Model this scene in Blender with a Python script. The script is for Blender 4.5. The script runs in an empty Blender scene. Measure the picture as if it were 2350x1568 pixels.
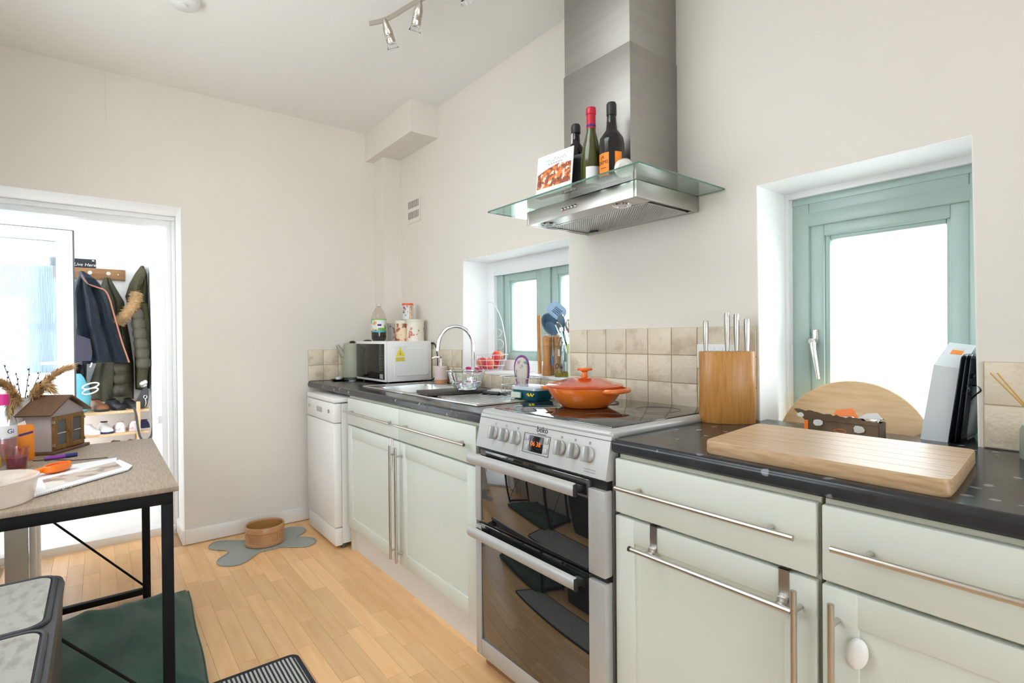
import bpy, bmesh, math, random
from mathutils import Vector, Matrix
random.seed(7)
SC = bpy.context.scene
COL = SC.collection
PI = math.pi

# ------------------------------------------------------------------ camera
def make_camera():
    yaw, pitch, roll = map(math.radians, (141.7754, -0.3768, -0.4915))
    f = Vector((math.cos(pitch)*math.cos(yaw), math.cos(pitch)*math.sin(yaw), math.sin(pitch)))
    r0 = Vector((math.sin(yaw), -math.cos(yaw), 0.0))
    u0 = r0.cross(f)
    r = math.cos(roll)*r0 + math.sin(roll)*u0
    u = -math.sin(roll)*r0 + math.cos(roll)*u0
    cd = bpy.data.cameras.new('camera')
    cd.sensor_fit = 'HORIZONTAL'; cd.sensor_width = 36.0
    cd.lens = 1204.686/2350*36.0
    cd.clip_start = 0.02
    co = bpy.data.objects.new('camera', cd); COL.objects.link(co)
    m = Matrix((r, u, -f)).transposed().to_4x4()
    m.translation = Vector((3.5598, -1.6831, 1.1846))
    co.matrix_world = m
    SC.camera = co
make_camera()

# ------------------------------------------------------------------ sky, sun, exposure
world = bpy.data.worlds.new('overcast_sky'); SC.world = world
world.use_nodes = True
bg = world.node_tree.nodes['Background']
bg.inputs['Color'].default_value = (0.90, 0.95, 1.0, 1)
bg.inputs['Strength'].default_value = 6.0
sun = bpy.data.lights.new('sun', 'SUN'); sun.energy = 9.0; sun.angle = math.radians(2.0)
sun.color = (1.0, 0.97, 0.93)
so = bpy.data.objects.new('sun', sun); COL.objects.link(so)
so.rotation_euler = Vector((0.75, -0.12, -0.62)).to_track_quat('-Z', 'Y').to_euler()
SC.view_settings.view_transform = 'Standard'
SC.view_settings.look = 'None'
SC.view_settings.gamma = 1.0
SC.view_settings.use_curve_mapping = False
SC.view_settings.exposure = 0.18
cy = SC.cycles
cy.use_denoising = True
cy.max_bounces = 10; cy.diffuse_bounces = 6; cy.glossy_bounces = 5
cy.transmission_bounces = 8; cy.transparent_max_bounces = 12
cy.caustics_reflective = False; cy.caustics_refractive = False
cy.sample_clamp_indirect = 12.0

# ------------------------------------------------------------------ materials
def setin(n, k, v):
    if k in n.inputs: n.inputs[k].default_value = v
def C3(c): return (c[0], c[1], c[2], 1.0)
def M(name, col, rough=0.5, metal=0.0, ior=1.5, noise=None, bump=None, trans=0.0, coat=0.0, emit=None, var=0.0, alpha=1.0, sheen=0.0):
    """noise=(colour2, scale, (sx,sy,sz), lo, hi)   bump=(scale, strength, (sx,sy,sz))   var: per-object brightness spread"""
    m = bpy.data.materials.new(name); m.use_nodes = True
    nt = m.node_tree; N = nt.nodes; L = nt.links
    b = N['Principled BSDF']
    setin(b, 'Base Color', C3(col)); setin(b, 'Roughness', rough); setin(b, 'Metallic', metal)
    setin(b, 'IOR', ior); setin(b, 'Transmission Weight', trans); setin(b, 'Coat Weight', coat); setin(b, 'Alpha', alpha)
    setin(b, 'Sheen Weight', sheen)
    if emit:
        setin(b, 'Emission Color', C3(emit[0])); setin(b, 'Emission Strength', emit[1])
    tc = None
    def coords(scale):
        nonlocal tc
        if tc is None: tc = N.new('ShaderNodeTexCoord')
        mp = N.new('ShaderNodeMapping'); mp.inputs['Scale'].default_value = scale
        L.new(tc.outputs['Object'], mp.inputs['Vector'])
        if var:
            oi = N.new('ShaderNodeObjectInfo'); mu = N.new('ShaderNodeMath'); mu.operation = 'MULTIPLY'; mu.inputs[1].default_value = 37.0
            L.new(oi.outputs['Random'], mu.inputs[0]); L.new(mu.outputs[0], mp.inputs['Location'])
        return mp.outputs[0]
    out = None
    if noise:
        c2, sc, st, lo, hi = noise
        nz = N.new('ShaderNodeTexNoise'); nz.inputs['Scale'].default_value = sc; nz.inputs['Detail'].default_value = 6
        L.new(coords(st), nz.inputs['Vector'])
        mr = N.new('ShaderNodeMapRange'); mr.inputs['From Min'].default_value = lo; mr.inputs['From Max'].default_value = hi
        L.new(nz.outputs['Fac'], mr.inputs['Value'])
        mx = N.new('ShaderNodeMix'); mx.data_type = 'RGBA'
        mx.inputs['A'].default_value = C3(col); mx.inputs['B'].default_value = C3(c2)
        L.new(mr.outputs[0], mx.inputs['Factor'])
        out = mx.outputs['Result']
    if var:
        oi = N.new('ShaderNodeObjectInfo')
        mr = N.new('ShaderNodeMapRange'); mr.inputs['To Min'].default_value = 1-var; mr.inputs['To Max'].default_value = 1+var
        L.new(oi.outputs['Random'], mr.inputs['Value'])
        hs = N.new('ShaderNodeHueSaturation')
        L.new(mr.outputs[0], hs.inputs['Value'])
        if out: L.new(out, hs.inputs['Color'])
        else: hs.inputs['Color'].default_value = C3(col)
        out = hs.outputs[0]
    if out: L.new(out, b.inputs['Base Color'])
    if bump:
        sc, s, st = bump
        nz = N.new('ShaderNodeTexNoise'); nz.inputs['Scale'].default_value = sc; nz.inputs['Detail'].default_value = 4
        L.new(coords(st), nz.inputs['Vector'])
        bp = N.new('ShaderNodeBump'); bp.inputs['Strength'].default_value = s; bp.inputs['Distance'].default_value = 0.01
        L.new(nz.outputs['Fac'], bp.inputs['Height']); L.new(bp.outputs[0], b.inputs['Normal'])
    return m
U = (1, 1, 1)
def thin_glass(name, tint, gloss=1.0, rough=0.0, ior=1.5):
    m = bpy.data.materials.new(name); m.use_nodes = True
    nt = m.node_tree; N = nt.nodes; L = nt.links; N.clear()
    o = N.new('ShaderNodeOutputMaterial'); t = N.new('ShaderNodeBsdfTransparent'); g = N.new('ShaderNodeBsdfGlossy')
    t.inputs[0].default_value = C3(tint); g.inputs['Roughness'].default_value = rough
    lw = N.new('ShaderNodeLayerWeight'); lw.inputs['Blend'].default_value = 0.5
    pw = N.new('ShaderNodeMath'); pw.operation = 'POWER'; pw.inputs[1].default_value = 5.0
    L.new(lw.outputs['Facing'], pw.inputs[0])
    fr = N.new('ShaderNodeMath'); fr.operation = 'MULTIPLY_ADD'; f0 = ((ior-1)/(ior+1))**2; fr.inputs[1].default_value = 1-f0; fr.inputs[2].default_value = f0
    L.new(pw.outputs[0], fr.inputs[0])
    mu = N.new('ShaderNodeMath'); mu.operation = 'MULTIPLY'; mu.inputs[1].default_value = gloss; mu.use_clamp = True
    mx = N.new('ShaderNodeMixShader')
    L.new(fr.outputs[0], mu.inputs[0]); L.new(mu.outputs[0], mx.inputs[0]); L.new(t.outputs[0], mx.inputs[1]); L.new(g.outputs[0], mx.inputs[2])
    L.new(mx.outputs[0], o.inputs[0])
    return m
def streak_glass(name):
    """obscured door glass: rough, vertically rilled, pale blue"""
    m = bpy.data.materials.new(name); m.use_nodes = True
    nt = m.node_tree; N = nt.nodes; L = nt.links; N.clear()
    o = N.new('ShaderNodeOutputMaterial')
    tc = N.new('ShaderNodeTexCoord'); mp = N.new('ShaderNodeMapping'); mp.inputs['Scale'].default_value = (1, 60, 4)
    L.new(tc.outputs['Object'], mp.inputs['Vector'])
    nz = N.new('ShaderNodeTexNoise'); nz.inputs['Scale'].default_value = 2.2; nz.inputs['Detail'].default_value = 5
    L.new(mp.outputs[0], nz.inputs['Vector'])
    cr = N.new('ShaderNodeMix'); cr.data_type = 'RGBA'
    cr.inputs['A'].default_value = (0.62, 0.74, 0.82, 1); cr.inputs['B'].default_value = (0.93, 0.97, 1.0, 1)
    L.new(nz.outputs['Fac'], cr.inputs['Factor'])
    bp = N.new('ShaderNodeBump'); bp.inputs['Strength'].default_value = 0.6; bp.inputs['Distance'].default_value = 0.01
    L.new(nz.outputs['Fac'], bp.inputs['Height'])
    t = N.new('ShaderNodeBsdfTranslucent'); L.new(cr.outputs['Result'], t.inputs[0])
    tr = N.new('ShaderNodeBsdfRefraction'); tr.inputs['Roughness'].default_value = 0.28; tr.inputs['IOR'].default_value = 1.05
    L.new(cr.outputs['Result'], tr.inputs['Color']); L.new(bp.outputs[0], tr.inputs['Normal'])
    g = N.new('ShaderNodeBsdfGlossy'); g.inputs['Roughness'].default_value = 0.15; L.new(bp.outputs[0], g.inputs['Normal'])
    m1 = N.new('ShaderNodeMixShader'); m1.inputs[0].default_value = 0.85; L.new(t.outputs[0], m1.inputs[1]); L.new(tr.outputs[0], m1.inputs[2])
    m2 = N.new('ShaderNodeMixShader'); m2.inputs[0].default_value = 0.08; L.new(m1.outputs[0], m2.inputs[1]); L.new(g.outputs[0], m2.inputs[2])
    L.new(m2.outputs[0], o.inputs[0])
    return m
def fleck_worktop(name):
    m = M(name, (0.02, 0.021, 0.024), 0.19, ior=1.42)
    nt = m.node_tree; N = nt.nodes; L = nt.links; b = N['Principled BSDF']
    tc = N.new('ShaderNodeTexCoord')
    v = N.new('ShaderNodeTexVoronoi'); v.inputs['Scale'].default_value = 26; v.inputs['Randomness'].default_value = 1
    L.new(tc.outputs['Object'], v.inputs['Vector'])
    n2 = N.new('ShaderNodeTexNoise'); n2.inputs['Scale'].default_value = 60; L.new(tc.outputs['Object'], n2.inputs['Vector'])
    ad = N.new('ShaderNodeMath'); ad.operation = 'MULTIPLY_ADD'; ad.inputs[1].default_value = 0.5
    L.new(n2.outputs['Fac'], ad.inputs[0]); L.new(v.outputs['Distance'], ad.inputs[2])
    mr = N.new('ShaderNodeMapRange'); mr.inputs['From Min'].default_value = 0.50; mr.inputs['From Max'].default_value = 0.43
    L.new(ad.outputs[0], mr.inputs['Value'])
    # only some cells carry a pale fleck
    cs = N.new('ShaderNodeSeparateColor'); L.new(v.outputs['Color'], cs.inputs[0])
    gt = N.new('ShaderNodeMath'); gt.operation = 'GREATER_THAN'; gt.inputs[1].default_value = 0.55; L.new(cs.outputs[0], gt.inputs[0])
    mu = N.new('ShaderNodeMath'); mu.operation = 'MULTIPLY'; L.new(mr.outputs[0], mu.inputs[0]); L.new(gt.outputs[0], mu.inputs[1])
    n3 = N.new('ShaderNodeTexNoise'); n3.inputs['Scale'].default_value = 14; n3.inputs['Detail'].default_value = 8; L.new(tc.outputs['Object'], n3.inputs['Vector'])
    mb = N.new('ShaderNodeMix'); mb.data_type = 'RGBA'; mb.inputs['A'].default_value = (0.008, 0.008, 0.010, 1); mb.inputs['B'].default_value = (0.045, 0.046, 0.052, 1)
    L.new(n3.outputs['Fac'], mb.inputs['Factor'])
    mx = N.new('ShaderNodeMix'); mx.data_type = 'RGBA'; mx.inputs['B'].default_value = (0.20, 0.21, 0.25, 1)
    L.new(mu.outputs[0], mx.inputs['Factor']); L.new(mb.outputs['Result'], mx.inputs['A'])
    L.new(mx.outputs['Result'], b.inputs['Base Color'])
    return m
def stripes(name, c1, c2, scale, axis='Y', rough=0.9, bump=0.4, metal=0.0):
    m = M(name, c1, rough, metal)
    nt = m.node_tree; N = nt.nodes; L = nt.links; b = N['Principled BSDF']
    tc = N.new('ShaderNodeTexCoord'); w = N.new('ShaderNodeTexWave'); w.bands_direction = axis
    w.inputs['Scale'].default_value = scale; w.inputs['Distortion'].default_value = 0.3
    L.new(tc.outputs['Object'], w.inputs['Vector'])
    mr = N.new('ShaderNodeMapRange'); mr.inputs['From Min'].default_value = 0.35; mr.inputs['From Max'].default_value = 0.65
    L.new(w.outputs['Fac'], mr.inputs['Value'])
    mx = N.new('ShaderNodeMix'); mx.data_type = 'RGBA'; mx.inputs['A'].default_value = C3(c1); mx.inputs['B'].default_value = C3(c2)
    L.new(mr.outputs[0], mx.inputs['Factor']); L.new(mx.outputs['Result'], b.inputs['Base Color'])
    bp = N.new('ShaderNodeBump'); bp.inputs['Strength'].default_value = bump; bp.inputs['Distance'].default_value = 0.004
    L.new(w.outputs['Fac'], bp.inputs['Height']); L.new(bp.outputs[0], b.inputs['Normal'])
    return m
def blotch(name, base, spots, scale, rough=0.5, seed=0.0):
    """printed pattern: irregular coloured patches on a pale ground"""
    m = M(name, base, rough)
    nt = m.node_tree; N = nt.nodes; L = nt.links; b = N['Principled BSDF']
    tc = N.new('ShaderNodeTexCoord'); cur = None
    for i, (c, lo, sc) in enumerate(spots):
        mp = N.new('ShaderNodeMapping'); mp.inputs['Location'].default_value = (seed+i*3.1, i*1.7+seed, i*0.9)
        L.new(tc.outputs['Object'], mp.inputs['Vector'])
        nz = N.new('ShaderNodeTexNoise'); nz.inputs['Scale'].default_value = scale*sc; nz.inputs['Detail'].default_value = 3
        L.new(mp.outputs[0], nz.inputs['Vector'])
        mr = N.new('ShaderNodeMapRange'); mr.inputs['From Min'].default_value = lo; mr.inputs['From Max'].default_value = lo+0.05
        L.new(nz.outputs['Fac'], mr.inputs['Value'])
        mx = N.new('ShaderNodeMix'); mx.data_type = 'RGBA'; mx.inputs['B'].default_value = C3(c)
        if cur is None: mx.inputs['A'].default_value = C3(base)
        else: L.new(cur, mx.inputs['A'])
        L.new(mr.outputs[0], mx.inputs['Factor']); cur = mx.outputs['Result']
    L.new(cur, b.inputs['Base Color'])
    return m

MT = {}
MT['wall'] = M('wall_paint', (0.755, 0.71, 0.65), 0.75, noise=((0.775, 0.73, 0.67), 2.0, U, 0.35, 0.65), bump=(18, 0.06, U))
MT['ceil'] = M('ceiling_paint', (0.88, 0.865, 0.84), 0.85, bump=(12, 0.05, U))
MT['reveal'] = M('white_reveal_paint', (0.92, 0.92, 0.91), 0.6)
MT['gloss_white'] = M('white_gloss_wood', (0.82, 0.81, 0.79), 0.35)
MT['upvc'] = M('white_upvc', (0.86, 0.87, 0.88), 0.3)
MT['gasket'] = M('grey_gasket', (0.10, 0.11, 0.11), 0.6)
MT['plank'] = M('beech_laminate', (0.80, 0.465, 0.21), 0.30, noise=((0.87, 0.545, 0.275), 2.0, (1.5, 14, 1), 0.36, 0.66), var=0.10)
MT['floorbase'] = M('laminate_joint', (0.42, 0.25, 0.12), 0.4)
MT['floorrest'] = M('beech_laminate_far', (0.82, 0.48, 0.22), 0.30, noise=((0.87, 0.545, 0.275), 3.0, (2.2, 16, 1), 0.36, 0.66))
MT['carpet'] = M('grey_bounce_carpet', (0.50, 0.50, 0.50), 0.95)  # unseen added floor, grey so light bounced into the kitchen stays neutral
MT['porchfloor'] = M('pale_porch_tile', (0.78, 0.76, 0.72), 0.4)
MT['tile'] = M('beige_stone_tile', (0.70, 0.61, 0.475), 0.42, noise=((0.54, 0.44, 0.31), 14.0, U, 0.52, 0.68), bump=(45, 0.35, U), var=0.07)
MT['grout'] = M('tile_grout', (0.46, 0.38, 0.26), 0.9)
MT['cream'] = M('cream_cabinet_paint', (0.645, 0.68, 0.625), 0.42, noise=((0.63, 0.66, 0.59), 5.0, U, 0.5, 0.75))
MT['carcass'] = M('cream_carcass', (0.66, 0.64, 0.53), 0.5)
MT['steel'] = M('brushed_steel', (0.56, 0.53, 0.50), 0.30, 1.0, bump=(80, 0.05, (1, 1, 30)))
MT['hoodsteel'] = M('brushed_hood_steel', (0.37, 0.35, 0.325), 0.46, 1.0, noise=((0.40, 0.38, 0.35), 3, (1, 1, 14), 0.3, 0.7))
MT['bodysteel'] = M('hood_body_steel', (0.50, 0.475, 0.445), 0.34, 1.0)
MT['sinksteel'] = M('sink_steel', (0.66, 0.66, 0.66), 0.24, 1.0)
MT['nickel'] = M('satin_nickel', (0.60, 0.555, 0.50), 0.28, 1.0)
MT['chrome'] = M('chrome', (0.80, 0.80, 0.80), 0.10, 1.0)
MT['worktop'] = fleck_worktop('black_fleck_laminate')
MT['silver'] = M('silver_enamel', (0.47, 0.465, 0.455), 0.36, 0.25)
MT['cookside'] = M('cooker_side_grey', (0.42, 0.42, 0.43), 0.4, 0.3)
MT['blackgloss'] = M('black_oven_glass', (0.010, 0.011, 0.012), 0.03, ior=2.2)
MT['blackdoor'] = M('black_microwave_glass', (0.012, 0.010, 0.009), 0.08, ior=1.38)
MT['hobglass'] = M('black_ceramic_glass', (0.008, 0.008, 0.009), 0.04, ior=2.0)
MT['black'] = M('black_plastic', (0.012, 0.012, 0.013), 0.4)
MT['matblack'] = M('black_powder_coat', (0.006, 0.006, 0.007), 0.6, ior=1.3)
MT['white'] = M('white_plastic', (0.80, 0.80, 0.79), 0.35)
MT['appliance'] = M('white_enamel', (0.80, 0.795, 0.78), 0.3)
MT['sage'] = M('sage_frame_paint', (0.40, 0.53, 0.495), 0.30)
MT['paneglass'] = thin_glass('window_glass', (0.97, 0.985, 0.98))
MT['hoodglass'] = thin_glass('hood_glass', (0.80, 0.90, 0.85), 1.6, 0.01)
MT['hoodedge'] = M('hood_glass_edge', (0.10, 0.22, 0.17), 0.15, trans=0.3)
MT['doorglass'] = streak_glass('streaked_obscure_glass')
MT['clear'] = M('clear_glass', (0.95, 0.98, 1.0), 0.02, trans=1.0, ior=1.45)
MT['thinclear'] = thin_glass('thin_clear_glass', (0.90, 0.94, 0.95), 2.2)
MT['pet'] = thin_glass('clear_plastic', (0.93, 0.89, 0.86), 1.4, 0.05)
MT['water'] = M('water', (0.9, 0.96, 1.0), 0.0, trans=1.0, ior=1.33)
MT['orange'] = M('orange_enamel', (0.75, 0.13, 0.012), 0.16, coat=0.5, noise=((0.80, 0.19, 0.02), 4, U, 0.3, 0.7))
MT['orange_dk'] = M('flame_enamel', (0.58, 0.075, 0.012), 0.14, coat=0.6)
MT['board'] = M('acacia_board', (0.55, 0.375, 0.22), 0.42, noise=((0.40, 0.245, 0.125), 5.0, (3, 26, 26), 0.42, 0.72))
MT['bamboo'] = M('honey_bamboo', (0.50, 0.235, 0.06), 0.34, noise=((0.38, 0.16, 0.035), 6.0, (26, 26, 2.0), 0.40, 0.70))
MT['plywood'] = M('round_board_wood', (0.72, 0.50, 0.28), 0.5, noise=((0.64, 0.41, 0.21), 4.0, (3, 8, 24), 0.4, 0.7))
MT['pine'] = M('pine', (0.72, 0.50, 0.29), 0.5, noise=((0.62, 0.40, 0.20), 5, (2, 14, 14), 0.4, 0.7))
MT['oak'] = M('rustic_oak', (0.36, 0.18, 0.07), 0.5, noise=((0.22, 0.10, 0.035), 5, (12, 2, 12), 0.4, 0.7))
MT['mill'] = M('mill_wood', (0.55, 0.25, 0.08), 0.4, noise=((0.44, 0.18, 0.05), 7, (22, 22, 2), 0.4, 0.7))
MT['tabletop'] = M('grey_oak_top', (0.40, 0.31, 0.235), 0.5, noise=((0.30, 0.225, 0.165), 6, (3, 34, 8), 0.36, 0.66))
MT['tableedge'] = M('grey_oak_edge', (0.30, 0.22, 0.16), 0.6)
MT['greencloth'] = M('dark_green_canvas', (0.026, 0.080, 0.055), 0.85, noise=((0.040, 0.105, 0.072), 3, U, 0.4, 0.6), bump=(10, 0.25, (1, 3, 1)), sheen=0.15)
MT['bonemat'] = M('grey_green_silicone', (0.33, 0.36, 0.34), 0.55)
MT['stoneware'] = M('caneware_glaze', (0.50, 0.27, 0.125), 0.32)
MT['stonewarein'] = M('caneware_inside', (0.46, 0.24, 0.09), 0.25)
MT['rug'] = stripes('ribbed_rug', (0.030, 0.032, 0.038), (0.60, 0.60, 0.58), 23.0, 'Y', 0.95, 0.5)
MT['rugedge'] = M('rug_binding', (0.035, 0.037, 0.045), 0.95)
MT['filter'] = stripes('grease_filter', (0.30, 0.29, 0.28), (0.50, 0.48, 0.45), 58.0, 'DIAGONAL', 0.35, 0.8, 1.0)
MT['navy'] = M('navy_fleece', (0.004, 0.010, 0.020), 0.95, noise=((0.007, 0.016, 0.029), 6, U, 0.4, 0.6), sheen=0.1)
MT['mauve'] = M('mauve_lining', (0.065, 0.058, 0.092), 0.6)
MT['olive'] = M('olive_cloth', (0.052, 0.049, 0.028), 0.8, noise=((0.072, 0.067, 0.040), 4, U, 0.4, 0.6))
MT['olive2'] = M('moss_wax_cotton', (0.078, 0.070, 0.030), 0.75, noise=((0.052, 0.047, 0.020), 5, U, 0.4, 0.6))
MT['puffer'] = M('khaki_quilting', (0.085, 0.072, 0.046), 0.5, bump=(25, 0.3, U))
MT['fur'] = M('tan_fake_fur', (0.46, 0.30, 0.14), 0.9)
MT['piping'] = M('copper_piping', (0.48, 0.19, 0.11), 0.6)
MT['tan'] = M('tan_leather', (0.26, 0.10, 0.04), 0.5)
MT['darkleather'] = M('dark_leather', (0.018, 0.018, 0.022), 0.45)
MT['greybag'] = M('charcoal_canvas', (0.055, 0.057, 0.06), 0.8)
MT['turquoise'] = M('turquoise_bag', (0.16, 0.55, 0.66), 0.5)
MT['pinkshoe'] = blotch('pale_pink_trainer', (0.74, 0.68, 0.68), [((0.55, 0.25, 0.32), 0.58, 1.0)], 18)
MT['whiteshoe'] = M('white_canvas', (0.76, 0.76, 0.77), 0.7)
MT['navyshoe'] = M('navy_canvas', (0.02, 0.026, 0.075), 0.8)
MT['kettle'] = M('sage_kettle', (0.33, 0.34, 0.26), 0.4)
MT['paper'] = M('white_paper', (0.78, 0.77, 0.79), 0.6)
MT['printgrey'] = M('grey_print', (0.28, 0.28, 0.30), 0.7)
MT['magprint'] = blotch('magazine_photo', (0.52, 0.43, 0.36), [((0.30, 0.22, 0.17), 0.52, 1.0), ((0.72, 0.66, 0.60), 0.56, 0.7)], 12)
MT['food'] = blotch('food_photo', (0.30, 0.075, 0.035), [((0.72, 0.20, 0.04), 0.50, 1.0), ((0.80, 0.62, 0.50), 0.58, 1.4), ((0.10, 0.05, 0.03), 0.60, 1.9)], 38)
MT['housegrey'] = M('warm_grey_paint', (0.40, 0.35, 0.33), 0.6)
MT['houseroof'] = M('brown_roof_wood', (0.115, 0.060, 0.034), 0.5, noise=((0.16, 0.085, 0.05), 6, (6, 30, 6), 0.4, 0.7))
MT['houseoak'] = M('stained_door_wood', (0.24, 0.115, 0.022), 0.5, noise=((0.14, 0.06, 0.012), 8, (20, 20, 4), 0.4, 0.7))
MT['smokeglass'] = M('smoked_pane', (0.09, 0.09, 0.095), 0.25)
MT['orangebox'] = M('orange_card', (0.80, 0.24, 0.012), 0.5)
MT['indigo'] = M('indigo_print', (0.05, 0.02, 0.16), 0.5)
MT['pampas'] = M('dried_pampas', (0.55, 0.34, 0.15), 0.9)
MT['twig'] = M('dark_twig', (0.06, 0.04, 0.05), 0.8)
MT['vase'] = M('matt_white_vase', (0.62, 0.58, 0.55), 0.6)
MT['berry'] = M('berry_wax', (0.20, 0.008, 0.07), 0.35)
MT['candleglass'] = thin_glass('pink_candle_glass', (0.92, 0.80, 0.80), 1.6)
MT['magenta'] = M('magenta_plastic', (0.62, 0.02, 0.22), 0.4)
MT['pinkliquid'] = M('pink_liquid', (0.62, 0.22, 0.22), 0.1, trans=0.5)
MT['frost'] = M('frosted_tub', (0.80, 0.70, 0.62), 0.35, alpha=0.55)
MT['cotton'] = M('cotton_wool', (0.84, 0.84, 0.83), 1.0)
MT['redorange'] = M('red_orange_rubber', (0.75, 0.09, 0.04), 0.45)
MT['brightorange'] = M('bright_orange_plastic', (0.88, 0.20, 0.01), 0.35)
MT['violet'] = M('violet_plastic', (0.20, 0.03, 0.30), 0.4)
MT['bluepen'] = M('dark_blue_plastic', (0.02, 0.03, 0.14), 0.4)
MT['stonepanel'] = M('grey_stone_laminate', (0.37, 0.355, 0.32), 0.5, noise=((0.26, 0.25, 0.225), 9, (3, 6, 3), 0.46, 0.66))
MT['charcoal'] = M('charcoal_plastic', (0.030, 0.031, 0.036), 0.45)
MT['slate'] = M('dark_slate', (0.045, 0.038, 0.036), 0.5, bump=(40, 0.3, U))
MT['tealtub'] = M('teal_tub', (0.010, 0.115, 0.17), 0.3)
MT['tublid'] = M('silvery_film_lid', (0.62, 0.68, 0.74), 0.2, 0.3)
MT['tublabel'] = M('pale_green_label', (0.62, 0.72, 0.58), 0.5)
MT['yellow'] = M('yellow_print', (0.85, 0.68, 0.02), 0.5)
MT['peach'] = M('peach_skin', (0.80, 0.24, 0.10), 0.5, noise=((0.78, 0.05, 0.07), 9, U, 0.42, 0.6))
MT['apple'] = M('red_apple_skin', (0.72, 0.03, 0.06), 0.3, noise=((0.80, 0.34, 0.12), 8, U, 0.5, 0.7))
MT['whitewire'] = M('white_coated_wire', (0.78, 0.78, 0.80), 0.4)
MT['steelwire'] = M('steel_wire', (0.62, 0.62, 0.64), 0.25, 1.0)
MT['oil'] = M('olive_oil', (0.55, 0.42, 0.02), 0.1, trans=0.6)
MT['bluenylon'] = M('blue_grey_nylon', (0.10, 0.17, 0.24), 0.45)
MT['palebluenylon'] = M('pale_blue_nylon', (0.32, 0.47, 0.66), 0.4)
MT['floral'] = blotch('floral_cotton', (0.62, 0.55, 0.50), [((0.16, 0.33, 0.28), 0.62, 1.0), ((0.50, 0.22, 0.33), 0.62, 0.8)], 40, 0.9)
MT['purple'] = M('purple_binding', (0.22, 0.06, 0.26), 0.8)
MT['tinA'] = blotch('lilac_patterned_tin', (0.52, 0.47, 0.40), [((0.20, 0.16, 0.26), 0.56, 1.0), ((0.22, 0.28, 0.18), 0.6, 0.8)], 30, 0.35, 1.0)
MT['tinB'] = blotch('bird_patterned_tin', (0.72, 0.56, 0.38), [((0.34, 0.09, 0.05), 0.54, 1.0), ((0.62, 0.24, 0.07), 0.6, 0.8)], 30, 0.35, 4.0)
MT['tinC'] = blotch('floral_patterned_tin', (0.74, 0.70, 0.60), [((0.58, 0.20, 0.16), 0.60, 1.0), ((0.44, 0.50, 0.42), 0.60, 0.7)], 32, 0.35, 7.0)
MT['tinlid'] = M('cream_tin_lid', (0.68, 0.66, 0.52), 0.35)
MT['grenadecan'] = blotch('snack_can_print', (0.62, 0.62, 0.62), [((0.10, 0.30, 0.50), 0.58, 1.0), ((0.25, 0.08, 0.04), 0.62, 0.9)], 34, 0.4, 2.0)
MT['redlid'] = M('red_orange_lid', (0.78, 0.12, 0.03), 0.4)
MT['squash'] = M('blackcurrant_squash', (0.006, 0.004, 0.010), 0.12)
MT['squashlabel'] = blotch('squash_label_print', (0.66, 0.72, 0.66), [((0.16, 0.36, 0.06), 0.60, 0.8), ((0.70, 0.34, 0.10), 0.60, 1.0), ((0.05, 0.03, 0.10), 0.60, 1.2)], 22, 0.4, 3.0)
MT['limegreen'] = M('lime_print', (0.22, 0.50, 0.08), 0.5)
MT['aqua'] = M('aqua_print', (0.05, 0.40, 0.48), 0.4)
MT['blush'] = M('blush_ceramic', (0.72, 0.60, 0.56), 0.45)
MT['terracotta'] = M('terracotta_base', (0.62, 0.30, 0.16), 0.6)
MT['olivebottle'] = M('olive_green_bottle', (0.060, 0.062, 0.012), 0.06, ior=1.5, coat=0.3)
MT['darkbottle'] = M('near_black_bottle', (0.010, 0.008, 0.009), 0.08)
MT['redfoil'] = M('red_foil_cap', (0.50, 0.010, 0.035), 0.3)
MT['orangelabel'] = M('orange_bottle_label', (0.90, 0.24, 0.01), 0.5)
MT['cork'] = M('pale_label', (0.66, 0.64, 0.60), 0.6)
MT['diffglass'] = M('grey_green_glass', (0.30, 0.33, 0.27), 0.25)
MT['reed'] = M('reed_stick', (0.62, 0.34, 0.09), 0.6)
MT['tray'] = M('black_enamel_tray', (0.010, 0.014, 0.020), 0.18)
MT['cardwhite'] = M('white_card', (0.66, 0.70, 0.73), 0.5)
MT['cardbrown'] = M('brown_card', (0.10, 0.062, 0.034), 0.8, noise=((0.17, 0.11, 0.065), 12, U, 0.45, 0.6))
MT['foil'] = M('crinkled_foil', (0.70, 0.68, 0.65), 0.3, 0.8, bump=(50, 0.6, U))
MT['led'] = M('amber_digits', (0.9, 0.16, 0.02), 0.5, emit=((1.0, 0.16, 0.02), 0.5))
MT['plinth'] = M('white_plinth', (0.72, 0.72, 0.70), 0.4)
MT['woodblock'] = M('brown_wood_strip', (0.34, 0.17, 0.09), 0.5, noise=((0.26, 0.12, 0.06), 8, (2, 20, 20), 0.4, 0.7))
MT['chalk'] = M('black_slate_sign', (0.012, 0.014, 0.020), 0.6)
MT['skyblue'] = M('blue_backdrop', (0.055, 0.095, 0.125), 0.7)
MT['paleboard'] = M('pale_blue_backdrop', (0.17, 0.20, 0.225), 0.7)
MT['limebox'] = M('lime_carton', (0.62, 0.70, 0.22), 0.5)
MT['darkgreen'] = M('dark_green_plastic', (0.01, 0.10, 0.05), 0.4)
MT['brightblue'] = M('bright_blue_plastic', (0.02, 0.22, 0.62), 0.4)

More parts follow.
